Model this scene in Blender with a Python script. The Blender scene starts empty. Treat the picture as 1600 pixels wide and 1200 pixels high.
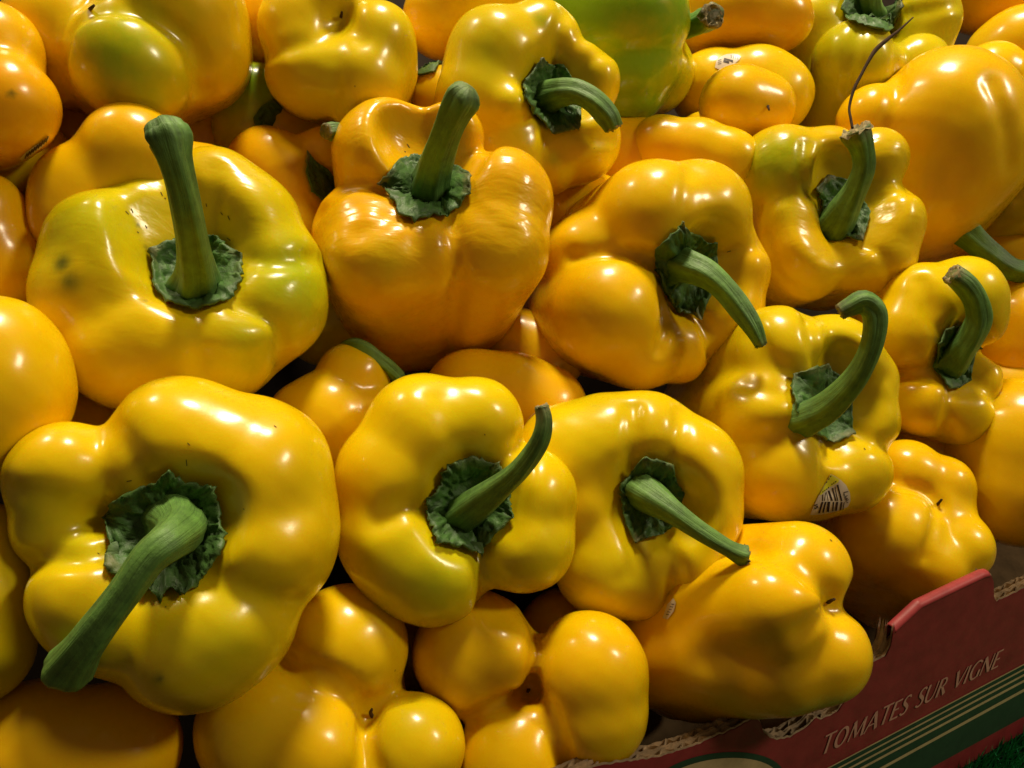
import bpy, math, random
import numpy as np
from mathutils import Matrix, Vector

random.seed(7); np.random.seed(7)
sc = bpy.context.scene
COL = sc.collection

# ------------------------------------------------------------------ camera
F = 1260.0                                   # focal length in pixels of the 1600 px wide photograph
PITCH = math.radians(35)
CAM_LOC = Vector((0.0, -0.30, 1.30))
cam_data = bpy.data.cameras.new('camera')
cam = bpy.data.objects.new('camera', cam_data); COL.objects.link(cam)
cam_data.sensor_fit = 'HORIZONTAL'
cam_data.angle = 2 * math.atan(800 / F)
cam_data.clip_start = 0.01; cam_data.clip_end = 50
cam.location = CAM_LOC
cam.rotation_euler = (math.radians(90) - PITCH, 0, 0)
sc.camera = cam
R3 = Matrix.Rotation(math.radians(90) - PITCH, 3, 'X')
RN = np.array(R3); CN = np.array(CAM_LOC)
def W(P): return np.asarray(P, float) @ RN.T + CN      # survey frame (right, up, back) -> world

# ------------------------------------------------------------------ world and lamps
world = bpy.data.worlds.new('World'); sc.world = world
world.use_nodes = True
bg = world.node_tree.nodes['Background']
bg.inputs['Color'].default_value = (1.0, 0.72, 0.38, 1)
bg.inputs['Strength'].default_value = 0.09

def lamp(name, direction, dist, size, power, color, target=(0.0, 0.0, -0.34)):
    d = np.array(direction, float); d /= np.linalg.norm(d)
    ld = bpy.data.lights.new(name, 'AREA'); ld.shape = 'DISK'; ld.size = size
    ld.energy = power; ld.color = color
    o = bpy.data.objects.new(name, ld); COL.objects.link(o)
    p = W(np.array(target) + d * dist)
    o.location = p
    v = Vector(W(target) - p)
    o.rotation_euler = v.to_track_quat('-Z', 'Y').to_euler()
    return o
lamp('ceiling_lamp', (0.08, 0.96, 0.14), 1.7, 0.32, 36, (1.0, 0.86, 0.60))
lamp('ceiling_lamp', (0.80, 0.55, 0.38), 1.9, 0.28, 12, (1.0, 0.87, 0.64))
lamp('ceiling_lamp', (-0.50, 0.82, 0.10), 1.9, 0.16, 9, (1.0, 0.84, 0.58))

sc.view_settings.view_transform = 'Standard'
sc.view_settings.look = 'None'
sc.view_settings.exposure = 0.0
sc.view_settings.gamma = 1.0
sc.render.engine = 'CYCLES'
sc.cycles.use_denoising = True
sc.cycles.max_bounces = 8
sc.cycles.diffuse_bounces = 4
sc.cycles.caustics_reflective = False
sc.cycles.caustics_refractive = False

# ------------------------------------------------------------------ survey helpers (photograph pixels <-> frame metres)
def ray(x, y):
    return np.array([(x - 800) / F, -(y - 600) / F, -1.0])
def unp(x, y, d):
    return ray(x, y) * d
def pile_depth(x, y):
    return 1.0 / (3.05 - 0.0008 * x + 0.001 * y)
def proj(P):
    P = np.asarray(P)
    return 800 + F * P[..., 0] / -P[..., 2], 600 - F * P[..., 1] / -P[..., 2]

GROOVES = {}
def spline(pts, n):
    """Catmull-Rom through rows of pts"""
    p = np.asarray(pts, float)
    p = np.vstack([2 * p[0] - p[1], p, 2 * p[-1] - p[-2]])
    m = len(p) - 3
    out = []
    for t in np.linspace(0, m - 1e-6, n):
        i = int(t); u = t - i
        a, b, c, d = p[i:i + 4]
        out.append(0.5 * ((2 * b) + (-a + c) * u + (2 * a - 5 * b + 4 * c - d) * u * u + (-a + 3 * b - 3 * c + d) * u ** 3))
    return np.array(out)

# ------------------------------------------------------------------ implicit pepper bodies
class Body:
    """smooth union of tapered lobes that run from the shoulder to the tail, with a dimple at the stem"""
    def __init__(s, spec):
        x0 = np.mean([c[0] for c in spec['lobes']]); y0 = np.mean([c[1] for c in spec['lobes']])
        cx, cy = spec.get('c', (x0, y0))
        d0 = pile_depth(cx, cy) + spec.get('dd', 0.0)
        s.d0 = d0
        tx, ty, L = spec.get('tail', (0, 0, 0.055))
        spread = spec.get('spread', 0.5); tr = spec.get('tr', 0.72)
        C = unp(cx, cy, d0)
        T = unp(cx + tx, cy + ty, d0 + L)
        ax = T - C; ax /= np.linalg.norm(ax)
        s.C, s.T, s.ax = C, T, ax
        A, B, RA, RB = [], [], [], []
        for c in spec['lobes']:
            x, y, r = c[:3]
            if len(c) > 3: dz = c[3]
            else:
                # shoulder circles lie in the plane square to the axis
                n = ray(x, y)
                den = np.dot(n, ax)
                dd = np.dot(C, ax) / den if abs(den) > 1e-3 else d0
                dz = np.clip((dd - d0) * 0.85, -0.022, 0.022)
            d = d0 + dz
            A.append(unp(x, y, d)); RA.append(r * d / F)
            xt = cx + (x - cx) * spread + tx; yt = cy + (y - cy) * spread + ty
            B.append(unp(xt, yt, d0 + L + dz * 0.4)); RB.append(r * tr * (d0 + L) / F)
        Rm = float(np.mean(RA)); s.Rm = Rm
        # inner core
        core = spec.get('core', 0.8)
        rc = Rm * core
        cd = spec.get('cd', 0.26)              # how far the dimple floor stands in front of the shoulder centres
        A.append(C + ax * (rc - (cd + 0.08) * Rm)); RA.append(rc)
        B.append(T); RB.append(rc * tr * 1.2)
        s.A, s.B, s.RA, s.RB = map(np.array, (A, B, RA, RB))
        s.k = spec.get('k', 0.0030)
        s.cav = []
        for x, y, r, dep in ([spec['cav']] if 'cav' in spec else []) + spec.get('wells', []):
            r = r * 1.42
            s.cav.append((unp(x, y, d0 + dep) - ax * (cd * Rm + r * d0 / F), r * d0 / F))
        s.seed = spec.get('seed', 1) * 1.7 + cx * 0.013
        s.lump = spec.get('lump', 1.0)
        lo = np.minimum((s.A - s.RA[:, None]).min(0), (s.B - s.RB[:, None]).min(0)) - 0.005
        hi = np.maximum((s.A + s.RA[:, None]).max(0), (s.B + s.RB[:, None]).max(0)) + 0.005
        s.lo, s.hi = lo, hi
        s.gr = []
        gl = []
        for pts, dep, wid in GROOVES.get(spec.get('key'), []):
            pts = np.array(pts, float)
            if len(pts) > 2: pts = spline(pts, 2 * len(pts))
            gl.append((s.hit(pts[:, 0], pts[:, 1]), dep * 0.00078, wid * 0.00085))
        s.gr = gl
    def f(s, P):
        P = P.astype(np.float64)
        acc = np.zeros(P.shape[:-1])
        m = None
        ds = []
        for a, b, ra, rb in zip(s.A, s.B, s.RA, s.RB):
            ba = b - a; L2 = float(ba @ ba)
            pa = P - a
            t = np.clip((pa @ ba) / L2, 0, 1)
            q = pa - t[..., None] * ba
            bul = ra + (rb - ra) * t * t * (3 - 2 * t) * 0.6 + (rb - ra) * t * 0.4
            ds.append(np.sqrt((q * q).sum(-1)) - bul)
        ds = np.stack(ds)
        m = ds.min(0)
        d = m - s.k * np.log(np.exp(-np.maximum(ds - m, 0) / s.k).sum(0)) + s.k * 0.12
        sd = s.seed
        X, Y, Z = P[..., 0], P[..., 1], P[..., 2]
        w = (np.sin(X * 190 + sd) * np.sin(Y * 170 + sd * 2.1) + np.sin(Y * 230 + Z * 120 + sd * .7) * np.sin(X * 150 - Z * 180 + sd)) * 0.00018
        w += np.sin(X * 470 + Y * 210 + sd * 3) * np.sin(Y * 430 - Z * 300 + sd) * 0.00006
        d = d + w * s.lump
        for H, dep, wid in s.gr:
            q2 = None
            for a, b in zip(H[:-1], H[1:]):
                ba = b - a; pa = P - a
                t = np.clip((pa @ ba) / max(float(ba @ ba), 1e-9), 0, 1)
                v = ((pa - t[..., None] * ba) ** 2).sum(-1)
                q2 = v if q2 is None else np.minimum(q2, v)
            q = np.sqrt(q2) / wid
            d = d + dep * np.exp(-q ** 1.5)
        for c, r in s.cav:
            e = -(np.sqrt(((P - c) ** 2).sum(-1)) - r)
            k = 0.009
            h = np.clip(0.5 + 0.5 * (e - d) / k, 0, 1)
            d = d + (e - d) * h + k * h * (1 - h)
        return d
    def grad(s, P, e=0.0003):
        g = np.empty(P.shape)
        for i in range(3):
            o = np.zeros(3); o[i] = e
            g[..., i] = (s.f(P + o) - s.f(P - o)) / (2 * e)
        return g
    def hit(s, xs, ys, lift=0.0):
        """first surface point seen through photograph pixels"""
        xs = np.asarray(xs, float); ys = np.asarray(ys, float)
        rd = np.stack([(xs - 800) / F, -(ys - 600) / F, -np.ones_like(xs)], -1)
        n = np.linalg.norm(rd, axis=-1, keepdims=True); rd = rd / n
        t = np.full(xs.shape, max(0.05, s.d0 - 0.12))
        best = t.copy(); bd = np.full(xs.shape, 9.0)
        for i in range(90):
            P = rd * t[..., None]
            d = s.f(P)
            b = d < bd
            best = np.where(b, t, best); bd = np.where(b, d, bd)
            t = t + np.where(d > 0.00005, np.clip(d * 0.7, 0.00005, 0.02), 0)
        P = rd * best[..., None]
        for _ in range(2):
            g = s.grad(P); d = s.f(P)
            P = P - g * (d / np.maximum((g * g).sum(-1), 1e-6))[..., None]
        if lift:
            g = s.grad(P); g /= np.linalg.norm(g, axis=-1, keepdims=True)
            P = P + g * lift
        return P

def surface_nets(body, n=64):
    lo, hi = body.lo, body.hi
    h = float((hi - lo).max()) / n
    dims = np.ceil((hi - lo) / h).astype(int) + 2
    ax = [lo[i] - h + np.arange(dims[i] + 1) * h for i in range(3)]
    G = np.stack(np.meshgrid(*ax, indexing='ij'), -1)
    V = body.f(G)
    S = V < 0
    cells = np.zeros(tuple(np.array(V.shape) - 1), int)
    acc = np.zeros(cells.shape + (3,)); cnt = np.zeros(cells.shape)
    cx, cy, cz = cells.shape
    import itertools
    corners = list(itertools.product((0, 1), repeat=3))
    for a in corners:
        for axis in range(3):
            if a[axis]: continue
            b = list(a); b[axis] = 1
            va = V[a[0]:a[0]+cx, a[1]:a[1]+cy, a[2]:a[2]+cz]
            vb = V[b[0]:b[0]+cx, b[1]:b[1]+cy, b[2]:b[2]+cz]
            cr = (va < 0) != (vb < 0)
            t = np.where(cr, va / np.where(cr, va - vb, 1), 0)
            cnt += cr
            for i in range(3):
                acc[..., i] += np.where(cr, a[i] + (t if i == axis else 0), 0)
    act = cnt > 0
    idx = -np.ones(cells.shape, int)
    idx[act] = np.arange(act.sum())
    ii = np.argwhere(act)
    P = (ii + acc[act] / cnt[act][:, None]) * h + np.array([ax[0][0], ax[1][0], ax[2][0]])
    quads = []
    for axis in range(3):
        u, v = (axis + 1) % 3, (axis + 2) % 3
        sl0 = [slice(None)] * 3; sl1 = [slice(None)] * 3
        sl0[axis] = slice(0, -1); sl1[axis] = slice(1, None)
        cr = S[tuple(sl0)] != S[tuple(sl1)]
        e = np.argwhere(cr)
        ok = (e[:, u] > 0) & (e[:, v] > 0) & (e[:, u] < V.shape[u] - 1) & (e[:, v] < V.shape[v] - 1)
        e = e[ok]
        inside = S[tuple(e.T)]
        def cell(du, dv):
            c = e.copy(); c[:, u] -= du; c[:, v] -= dv
            return idx[tuple(c.T)]
        q = np.stack([cell(1, 1), cell(0, 1), cell(0, 0), cell(1, 0)], -1)
        q[~inside] = q[~inside][:, ::-1]
        quads.append(q)
    Q = np.concatenate(quads)
    for _ in range(2):
        g = body.grad(P); d = body.f(P)
        st = g * (d / np.maximum((g * g).sum(-1), 1e-6))[:, None]
        ln = np.linalg.norm(st, axis=-1, keepdims=True)
        st *= np.minimum(1, h * 0.7 / np.maximum(ln, 1e-9))
        P = P - st
    return P, Q

# ------------------------------------------------------------------ mesh helpers
ORIG = {}
def new_mesh(name, P, faces, mat, parent=None, smooth=True, frame=True, origin=None, uv=None):
    P = W(P) if frame else np.asarray(P, float)
    if origin is None:
        origin = ORIG[parent.name] if parent is not None else P.mean(0)
    me = bpy.data.meshes.new(name)
    faces = [tuple(int(i) for i in f) for f in faces] if not isinstance(faces, np.ndarray) else faces
    L = P - origin
    if isinstance(faces, np.ndarray):
        me.vertices.add(len(L)); me.vertices.foreach_set('co', L.astype(np.float32).ravel())
        k = faces.shape[1]
        me.loops.add(faces.size); me.loops.foreach_set('vertex_index', faces.astype(np.int32).ravel())
        me.polygons.add(len(faces))
        me.polygons.foreach_set('loop_start', np.arange(0, faces.size, k, dtype=np.int32))
        me.update(calc_edges=True); me.validate()
    else:
        me.from_pydata([tuple(p) for p in L], [], faces)
    if smooth:
        me.polygons.foreach_set('use_smooth', np.ones(len(me.polygons), bool))
    if uv is not None:
        ul = me.uv_layers.new(name='UVMap')
        li = np.empty(len(me.loops), np.int32); me.loops.foreach_get('vertex_index', li)
        ul.data.foreach_set('uv', np.asarray(uv, np.float32)[li].ravel())
    if mat: me.materials.append(mat)
    me.update()
    o = bpy.data.objects.new(name, me); COL.objects.link(o)
    if parent is not None:
        o.parent = parent
    else:
        o.location = origin
    ORIG[o.name] = np.array(origin, float)
    return o

def empty(name, P):
    o = bpy.data.objects.new(name, None); COL.objects.link(o)
    o.empty_display_size = 0.02
    p = W(P); o.location = p; ORIG[o.name] = p
    return o

def grid_faces(nu, nv, wrap=False):
    F_ = []
    for i in range(nu - 1):
        for j in range(nv if wrap else nv - 1):
            a = i * nv + j; b = i * nv + (j + 1) % nv
            F_.append((a, b, b + nv, a + nv))
    return F_

def noise3(P, s, seed=0.0):
    X, Y, Z = P[..., 0] * s, P[..., 1] * s, P[..., 2] * s
    a = np.sin(X * 1.0 + 1.3 * np.sin(Y * 1.1 + seed) + seed * 2.0)
    b = np.sin(Y * 1.27 + 1.5 * np.sin(Z * 0.9 + seed * 3.1) + 1.7)
    c = np.sin(Z * 1.11 + 1.4 * np.sin(X * 1.3 + seed * 1.7) + 4.1)
    return (a * b + b * c + c * a) / 2.2

# ------------------------------------------------------------------ materials
def nodes_of(m):
    m.use_nodes = True
    nt = m.node_tree
    return nt, nt.nodes, nt.links, nt.nodes['Principled BSDF']
def N(nt, t, **kw):
    n = nt.nodes.new(t)
    for k, v in kw.items():
        if k.startswith('i_'): n.inputs[k[2:].replace('_', ' ')].default_value = v
        else: setattr(n, k, v)
    return n
def mixc(nt, fac, a, b, bt='MIX'):
    m = nt.nodes.new('ShaderNodeMix'); m.data_type = 'RGBA'; m.blend_type = bt
    for s, v in ((m.inputs[0], fac), (m.inputs[6], a), (m.inputs[7], b)):
        if isinstance(v, bpy.types.NodeSocket): nt.links.new(v, s)
        else: s.default_value = v
    return m.outputs[2]
def math_(nt, op, a, b=0.0, clamp=False):
    m = nt.nodes.new('ShaderNodeMath'); m.operation = op; m.use_clamp = clamp
    for s, v in ((m.inputs[0], a), (m.inputs[1], b)):
        if isinstance(v, bpy.types.NodeSocket): nt.links.new(v, s)
        else: s.default_value = v
    return m.outputs[0]
def ramp(nt, fac, stops):
    r = nt.nodes.new('ShaderNodeValToRGB')
    e = r.color_ramp.elements
    while len(e) > 1: e.remove(e[-1])
    e[0].position, e[0].color = stops[0]
    for p, c in stops[1:]:
        x = e.new(p); x.color = c
    nt.links.new(fac, r.inputs[0])
    return r.outputs[0]

def make_skin():
    m = bpy.data.materials.new('pepper_skin')
    nt, nd, lk, bs = nodes_of(m)
    tc = N(nt, 'ShaderNodeTexCoord')
    geo = N(nt, 'ShaderNodeNewGeometry')
    pos = geo.outputs['Position']
    tint = N(nt, 'ShaderNodeAttribute', attribute_type='OBJECT', attribute_name='tint').outputs['Fac']
    gr = N(nt, 'ShaderNodeAttribute', attribute_type='OBJECT', attribute_name='green').outputs['Fac']
    wr = N(nt, 'ShaderNodeAttribute', attribute_type='OBJECT', attribute_name='wrinkle').outputs['Fac']
    st = N(nt, 'ShaderNodeAttribute', attribute_type='GEOMETRY', attribute_name='stain')
    sep = N(nt, 'ShaderNodeSeparateColor'); lk.new(st.outputs['Color'], sep.inputs[0])
    n1 = N(nt, 'ShaderNodeTexNoise', i_Scale=22.0, i_Detail=3.0, i_Roughness=0.5); lk.new(pos, n1.inputs['Vector'])
    n2 = N(nt, 'ShaderNodeTexNoise', i_Scale=9.0, i_Detail=2.0); lk.new(pos, n2.inputs['Vector'])
    n3 = N(nt, 'ShaderNodeTexNoise', i_Scale=260.0, i_Detail=4.0, i_Roughness=0.7); lk.new(pos, n3.inputs['Vector'])
    f = math_(nt, 'ADD', tint, math_(nt, 'MULTIPLY', math_(nt, 'SUBTRACT', n1.outputs['Fac'], 0.5), 0.9), True)
    col = mixc(nt, f, (0.80, 0.57, 0.0012, 1), (0.82, 0.35, 0.001, 1))
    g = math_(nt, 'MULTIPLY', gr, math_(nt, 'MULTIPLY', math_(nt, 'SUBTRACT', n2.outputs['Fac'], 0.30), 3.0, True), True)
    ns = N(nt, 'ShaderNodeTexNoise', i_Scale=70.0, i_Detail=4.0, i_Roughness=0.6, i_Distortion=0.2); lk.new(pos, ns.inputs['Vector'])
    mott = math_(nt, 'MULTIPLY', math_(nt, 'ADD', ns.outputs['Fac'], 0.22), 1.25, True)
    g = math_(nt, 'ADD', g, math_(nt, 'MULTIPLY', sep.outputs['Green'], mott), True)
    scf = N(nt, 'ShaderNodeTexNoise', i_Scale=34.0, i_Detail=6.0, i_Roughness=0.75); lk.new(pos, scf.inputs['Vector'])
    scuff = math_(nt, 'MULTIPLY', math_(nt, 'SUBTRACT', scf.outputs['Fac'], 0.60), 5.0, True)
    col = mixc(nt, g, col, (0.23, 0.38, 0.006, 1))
    col = mixc(nt, sep.outputs['Red'], col, (0.05, 0.07, 0.012, 1))
    # scattered tiny scars
    vo = N(nt, 'ShaderNodeTexVoronoi', i_Scale=75.0); lk.new(pos, vo.inputs['Vector'])
    sepv = N(nt, 'ShaderNodeSeparateColor'); lk.new(vo.outputs['Color'], sepv.inputs[0])
    few = math_(nt, 'GREATER_THAN', sepv.outputs['Red'], 0.82)
    dsp = math_(nt, 'ADD', vo.outputs['Distance'], math_(nt, 'MULTIPLY', n3.outputs['Fac'], 0.05))
    dot = math_(nt, 'MULTIPLY', math_(nt, 'LESS_THAN', dsp, 0.062), few)
    col = mixc(nt, math_(nt, 'MULTIPLY', dot, 0.6), col, (0.20, 0.09, 0.01, 1))
    col = mixc(nt, math_(nt, 'MULTIPLY', scuff, 0.16), col, (0.62, 0.30, 0.01, 1))
    fine = mixc(nt, 0.03, col, n3.outputs['Color'], 'OVERLAY')
    lk.new(fine, bs.inputs['Base Color'])
    bs.inputs['Roughness'].default_value = 0.27
    rr = math_(nt, 'ADD', math_(nt, 'MULTIPLY', scuff, 0.22), math_(nt, 'ADD', 0.20, math_(nt, 'MULTIPLY', n3.outputs['Fac'], 0.16)))
    lk.new(rr, bs.inputs['Roughness'])
    bs.inputs['Subsurface Weight'].default_value = 0.35
    bs.inputs['Subsurface Radius'].default_value = (1.0, 0.42, 0.03)
    bs.inputs['Subsurface Scale'].default_value = 0.006
    bs.inputs['Specular IOR Level'].default_value = 0.22
    bs.inputs['Coat Weight'].default_value = 0.5
    bs.inputs['Coat Roughness'].default_value = 0.18
    bs.inputs['IOR'].default_value = 1.45
    # skin relief: faint pores everywhere, tight wrinkles on the older fruit
    wv = N(nt, 'ShaderNodeTexNoise', i_Scale=190.0, i_Detail=2.0, i_Roughness=0.5, i_Distortion=0.3)
    mp = N(nt, 'ShaderNodeMapping'); mp.inputs['Scale'].default_value = (0.45, 1.6, 1.0)
    lk.new(pos, mp.inputs[0]); lk.new(mp.outputs[0], wv.inputs['Vector'])
    b1 = N(nt, 'ShaderNodeBump', i_Strength=0.05, i_Distance=0.0006); lk.new(n3.outputs['Fac'], b1.inputs['Height'])
    lo = N(nt, 'ShaderNodeTexNoise', i_Scale=60.0, i_Detail=2.0); lk.new(pos, lo.inputs['Vector'])
    b0 = N(nt, 'ShaderNodeBump', i_Strength=0.10, i_Distance=0.0015); lk.new(lo.outputs['Fac'], b0.inputs['Height'])
    lk.new(b0.outputs[0], b1.inputs['Normal'])
    b2 = N(nt, 'ShaderNodeBump', i_Distance=0.0015); lk.new(wv.outputs['Fac'], b2.inputs['Height'])
    lk.new(math_(nt, 'MULTIPLY', wr, 0.55), b2.inputs['Strength'])
    lk.new(b1.outputs[0], b2.inputs['Normal'])
    lk.new(b2.outputs[0], bs.inputs['Normal']); lk.new(b2.outputs[0], bs.inputs['Coat Normal'])
    return m

def make_green(name, dark, light, streak):
    m = bpy.data.materials.new(name)
    nt, nd, lk, bs = nodes_of(m)
    geo = N(nt, 'ShaderNodeNewGeometry')
    uv = N(nt, 'ShaderNodeUVMap')
    mp = N(nt, 'ShaderNodeMapping'); mp.inputs['Scale'].default_value = (streak[0], streak[1], 1)
    lk.new(uv.outputs[0], mp.inputs[0])
    a = N(nt, 'ShaderNodeTexNoise', i_Scale=1.0, i_Detail=5.0, i_Roughness=0.65, i_Distortion=0.3); lk.new(mp.outputs[0], a.inputs['Vector'])
    b = N(nt, 'ShaderNodeTexNoise', i_Scale=170.0, i_Detail=5.0, i_Roughness=0.65); lk.new(geo.outputs['Position'], b.inputs['Vector'])
    c = N(nt, 'ShaderNodeTexNoise', i_Scale=40.0, i_Detail=2.0); lk.new(geo.outputs['Position'], c.inputs['Vector'])
    f = math_(nt, 'ADD', math_(nt, 'MULTIPLY', a.outputs['Fac'], 0.55), math_(nt, 'MULTIPLY', b.outputs['Fac'], 0.45))
    tip = N(nt, 'ShaderNodeAttribute', attribute_type='GEOMETRY', attribute_name='woody')
    col = ramp(nt, f, [(0.32, dark), (0.56, light), (0.78, tuple(min(1, v * 1.7) for v in light[:3]) + (1,))])
    col = mixc(nt, math_(nt, 'MULTIPLY', c.outputs['Fac'], 0.45), col, (0.10, 0.13, 0.055, 1))
    woody = ramp(nt, b.outputs['Fac'], [(0.35, (0.05, 0.035, 0.015, 1)), (0.55, (0.20, 0.16, 0.075, 1)), (0.72, (0.36, 0.31, 0.17, 1))])
    wf = math_(nt, 'MULTIPLY', tip.outputs['Fac'], math_(nt, 'ADD', 0.2, math_(nt, 'MULTIPLY', math_(nt, 'SUBTRACT', b.outputs['Fac'], 0.2), 2.2), True), True)
    col = mixc(nt, wf, col, woody)
    lk.new(col, bs.inputs['Base Color'])
    bs.inputs['Roughness'].default_value = 0.5
    bs.inputs['Specular IOR Level'].default_value = 0.4
    bs.inputs['Subsurface Weight'].default_value = 0.08
    bs.inputs['Subsurface Radius'].default_value = (0.3, 0.8, 0.1)
    bs.inputs['Subsurface Scale'].default_value = 0.002
    h = math_(nt, 'ADD', math_(nt, 'MULTIPLY', a.outputs['Fac'], 0.9), math_(nt, 'MULTIPLY', b.outputs['Fac'], 0.5))
    bp = N(nt, 'ShaderNodeBump', i_Strength=0.55, i_Distance=0.0016); lk.new(h, bp.inputs['Height'])
    lk.new(bp.outputs[0], bs.inputs['Normal'])
    return m

def simple(name, color, rough=0.7, var=0.25, scale=200.0, bump=0.2, spec=0.3):
    m = bpy.data.materials.new(name)
    nt, nd, lk, bs = nodes_of(m)
    geo = N(nt, 'ShaderNodeNewGeometry')
    a = N(nt, 'ShaderNodeTexNoise', i_Scale=scale, i_Detail=5.0, i_Roughness=0.65); lk.new(geo.outputs['Position'], a.inputs['Vector'])
    dk = tuple(v * (1 - var) for v in color[:3]) + (1,); lt = tuple(min(1, v * (1 + var)) for v in color[:3]) + (1,)
    lk.new(ramp(nt, a.outputs['Fac'], [(0.3, dk), (0.7, lt)]), bs.inputs['Base Color'])
    bs.inputs['Roughness'].default_value = rough
    bs.inputs['Specular IOR Level'].default_value = spec
    if bump:
        bp = N(nt, 'ShaderNodeBump', i_Strength=bump, i_Distance=0.0005); lk.new(a.outputs['Fac'], bp.inputs['Height'])
        lk.new(bp.outputs[0], bs.inputs['Normal'])
    return m

SKIN = make_skin()
STEM = make_green('stem_green', (0.03, 0.085, 0.015, 1), (0.135, 0.30, 0.05, 1), (8, 1.6))
CALYX = make_green('calyx_green', (0.014, 0.050, 0.010, 1), (0.052, 0.155, 0.022, 1), (10, 5))
CORK = simple('cork_cut', (0.26, 0.21, 0.11, 1), 0.9, 0.6, 380, 0.9)
NUB = simple('blossom_scar', (0.05, 0.025, 0.01, 1), 0.9, 0.4, 300, 0.5)
PAPER = simple('sticker_paper', (0.62, 0.52, 0.40, 1), 0.35, 0.06, 90, 0.05, 0.5)
PAPERY = simple('sticker_yellow', (0.72, 0.66, 0.02, 1), 0.35, 0.06, 90, 0.05, 0.5)
INK = simple('sticker_ink', (0.025, 0.012, 0.012, 1), 0.4, 0.1, 90, 0.0, 0.5)
RED = simple('red_print', (0.27, 0.030, 0.033, 1), 0.50, 0.22, 90, 0.25, 0.35)
GREENP = simple('green_print', (0.028, 0.060, 0.032, 1), 0.55, 0.15, 130, 0.2, 0.3)
CREAM = simple('cream_print', (0.52, 0.38, 0.20, 1), 0.6, 0.15, 130, 0.2, 0.3)
PINK = simple('letter_print', (0.56, 0.28, 0.21, 1), 0.6, 0.15, 160, 0.2, 0.3)
KRAFT = simple('kraft_board', (0.46, 0.34, 0.21, 1), 0.9, 0.35, 240, 0.6, 0.15)
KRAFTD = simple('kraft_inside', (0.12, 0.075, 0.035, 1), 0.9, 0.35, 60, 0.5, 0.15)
TURF = simple('turf_green', (0.03, 0.34, 0.12, 1), 0.45, 0.5, 500, 0.0, 0.5)
TURFB = simple('turf_backing', (0.006, 0.03, 0.010, 1), 0.9, 0.3, 100, 0.3, 0.2)
DARK = simple('shelf_gap_shade', (0.014, 0.008, 0.004, 1), 0.9, 0.3, 60, 0.4, 0.2)  # shade put into the colour: near black keeps gaps between peppers dark

# ------------------------------------------------------------------ pepper builder
def tube(name, P, rad, mat, parent, nseg=28, ridges=5, ridge=0.08, seed=0.0, woody=None, twist=0.6, flat_end=True):
    P = np.asarray(P); rad = np.asarray(rad)
    if not flat_end:
        t0 = P[-1] - P[-2]; t0 /= np.linalg.norm(t0); r0 = rad[-1]; e0 = P[-1]
        for a in np.radians([20, 38, 54, 68, 80]):
            P = np.vstack([P, e0 + t0 * r0 * math.sin(a) * 0.75]); rad = np.append(rad, r0 * math.cos(a))
    n = len(P)
    tan = np.gradient(P, axis=0); tan /= np.linalg.norm(tan, axis=1, keepdims=True)
    up = np.array([0.3, 0.2, 1.0]); nrm = []
    u = up - tan[0] * (up @ tan[0]); u /= np.linalg.norm(u)
    for t in tan:
        u = u - t * (u @ t); u /= np.linalg.norm(u); nrm.append(u.copy())
    nrm = np.array(nrm); bi = np.cross(tan, nrm)
    th = np.linspace(0, 2 * np.pi, nseg, endpoint=False)
    V, UV, WD = [], [], []
    for i in range(n):
        v = i / (n - 1)
        a = th + twist * v
        rr = rad[i] * (1 + ridge * np.cos(ridges * a + seed) + ridge * 0.45 * np.cos((2 * ridges + 1) * a + seed * 2)
                       + 0.04 * np.sin(3 * a + 9 * v + seed) + 0.03 * math.sin(17 * v + seed))
        V.append(P[i] + rr[:, None] * (np.cos(th)[:, None] * nrm[i] + np.sin(th)[:, None] * bi[i]))
        tri = np.abs(((th / (2 * np.pi) + 0.0) % 1) * 2 - 1)
        UV.append(np.stack([tri, np.full(nseg, v)], -1))
        WD.append(np.full(nseg, woody(v) if woody else 0.0))
    F_ = grid_faces(n, nseg, wrap=True)
    V = np.vstack(V); UV = np.vstack(UV); WD = np.concatenate(WD)
    e = n * nseg
    V = np.vstack([V, P[-1] + tan[-1] * rad[-1] * (0.0 if flat_end else 0.3)]); UV = np.vstack([UV, [0, 1]]); WD = np.append(WD, WD[-1])
    for j in range(nseg):
        F_.append(((n - 1) * nseg + j, (n - 1) * nseg + (j + 1) % nseg, e))
    o = new_mesh(name, V, F_, mat, parent, uv=UV)
    at = o.data.attributes.new('woody', 'FLOAT', 'POINT'); at.data.foreach_set('value', WD.astype(np.float32))
    return o, P[-1], tan[-1], nrm[-1], bi[-1]

def cork_disc(P, t, n, b, r, parent, seed):
    rng = np.random.RandomState(int(seed * 100) % 9999)
    V = []; rings = 6; seg = 26
    th = np.linspace(0, 2 * np.pi, seg, endpoint=False)
    for k in range(rings + 1):
        q = k / rings
        rr = r * (q if k < rings else 1.06) * (1 + 0.07 * rng.randn(seg) * (q > 0.5))
        h = r * (0.10 - 0.32 * (1 - q) ** 1.0 * (q < 0.75) + 0.10 * rng.randn(seg) * (0.4 + q))
        if k == rings: h = h - r * 0.28
        V.append(P + t * h[:, None] + rr[:, None] * (np.cos(th)[:, None] * n + np.sin(th)[:, None] * b))
    return new_mesh('cut_end', np.vstack(V), grid_faces(rings + 1, seg, wrap=True), CORK, parent)

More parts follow.
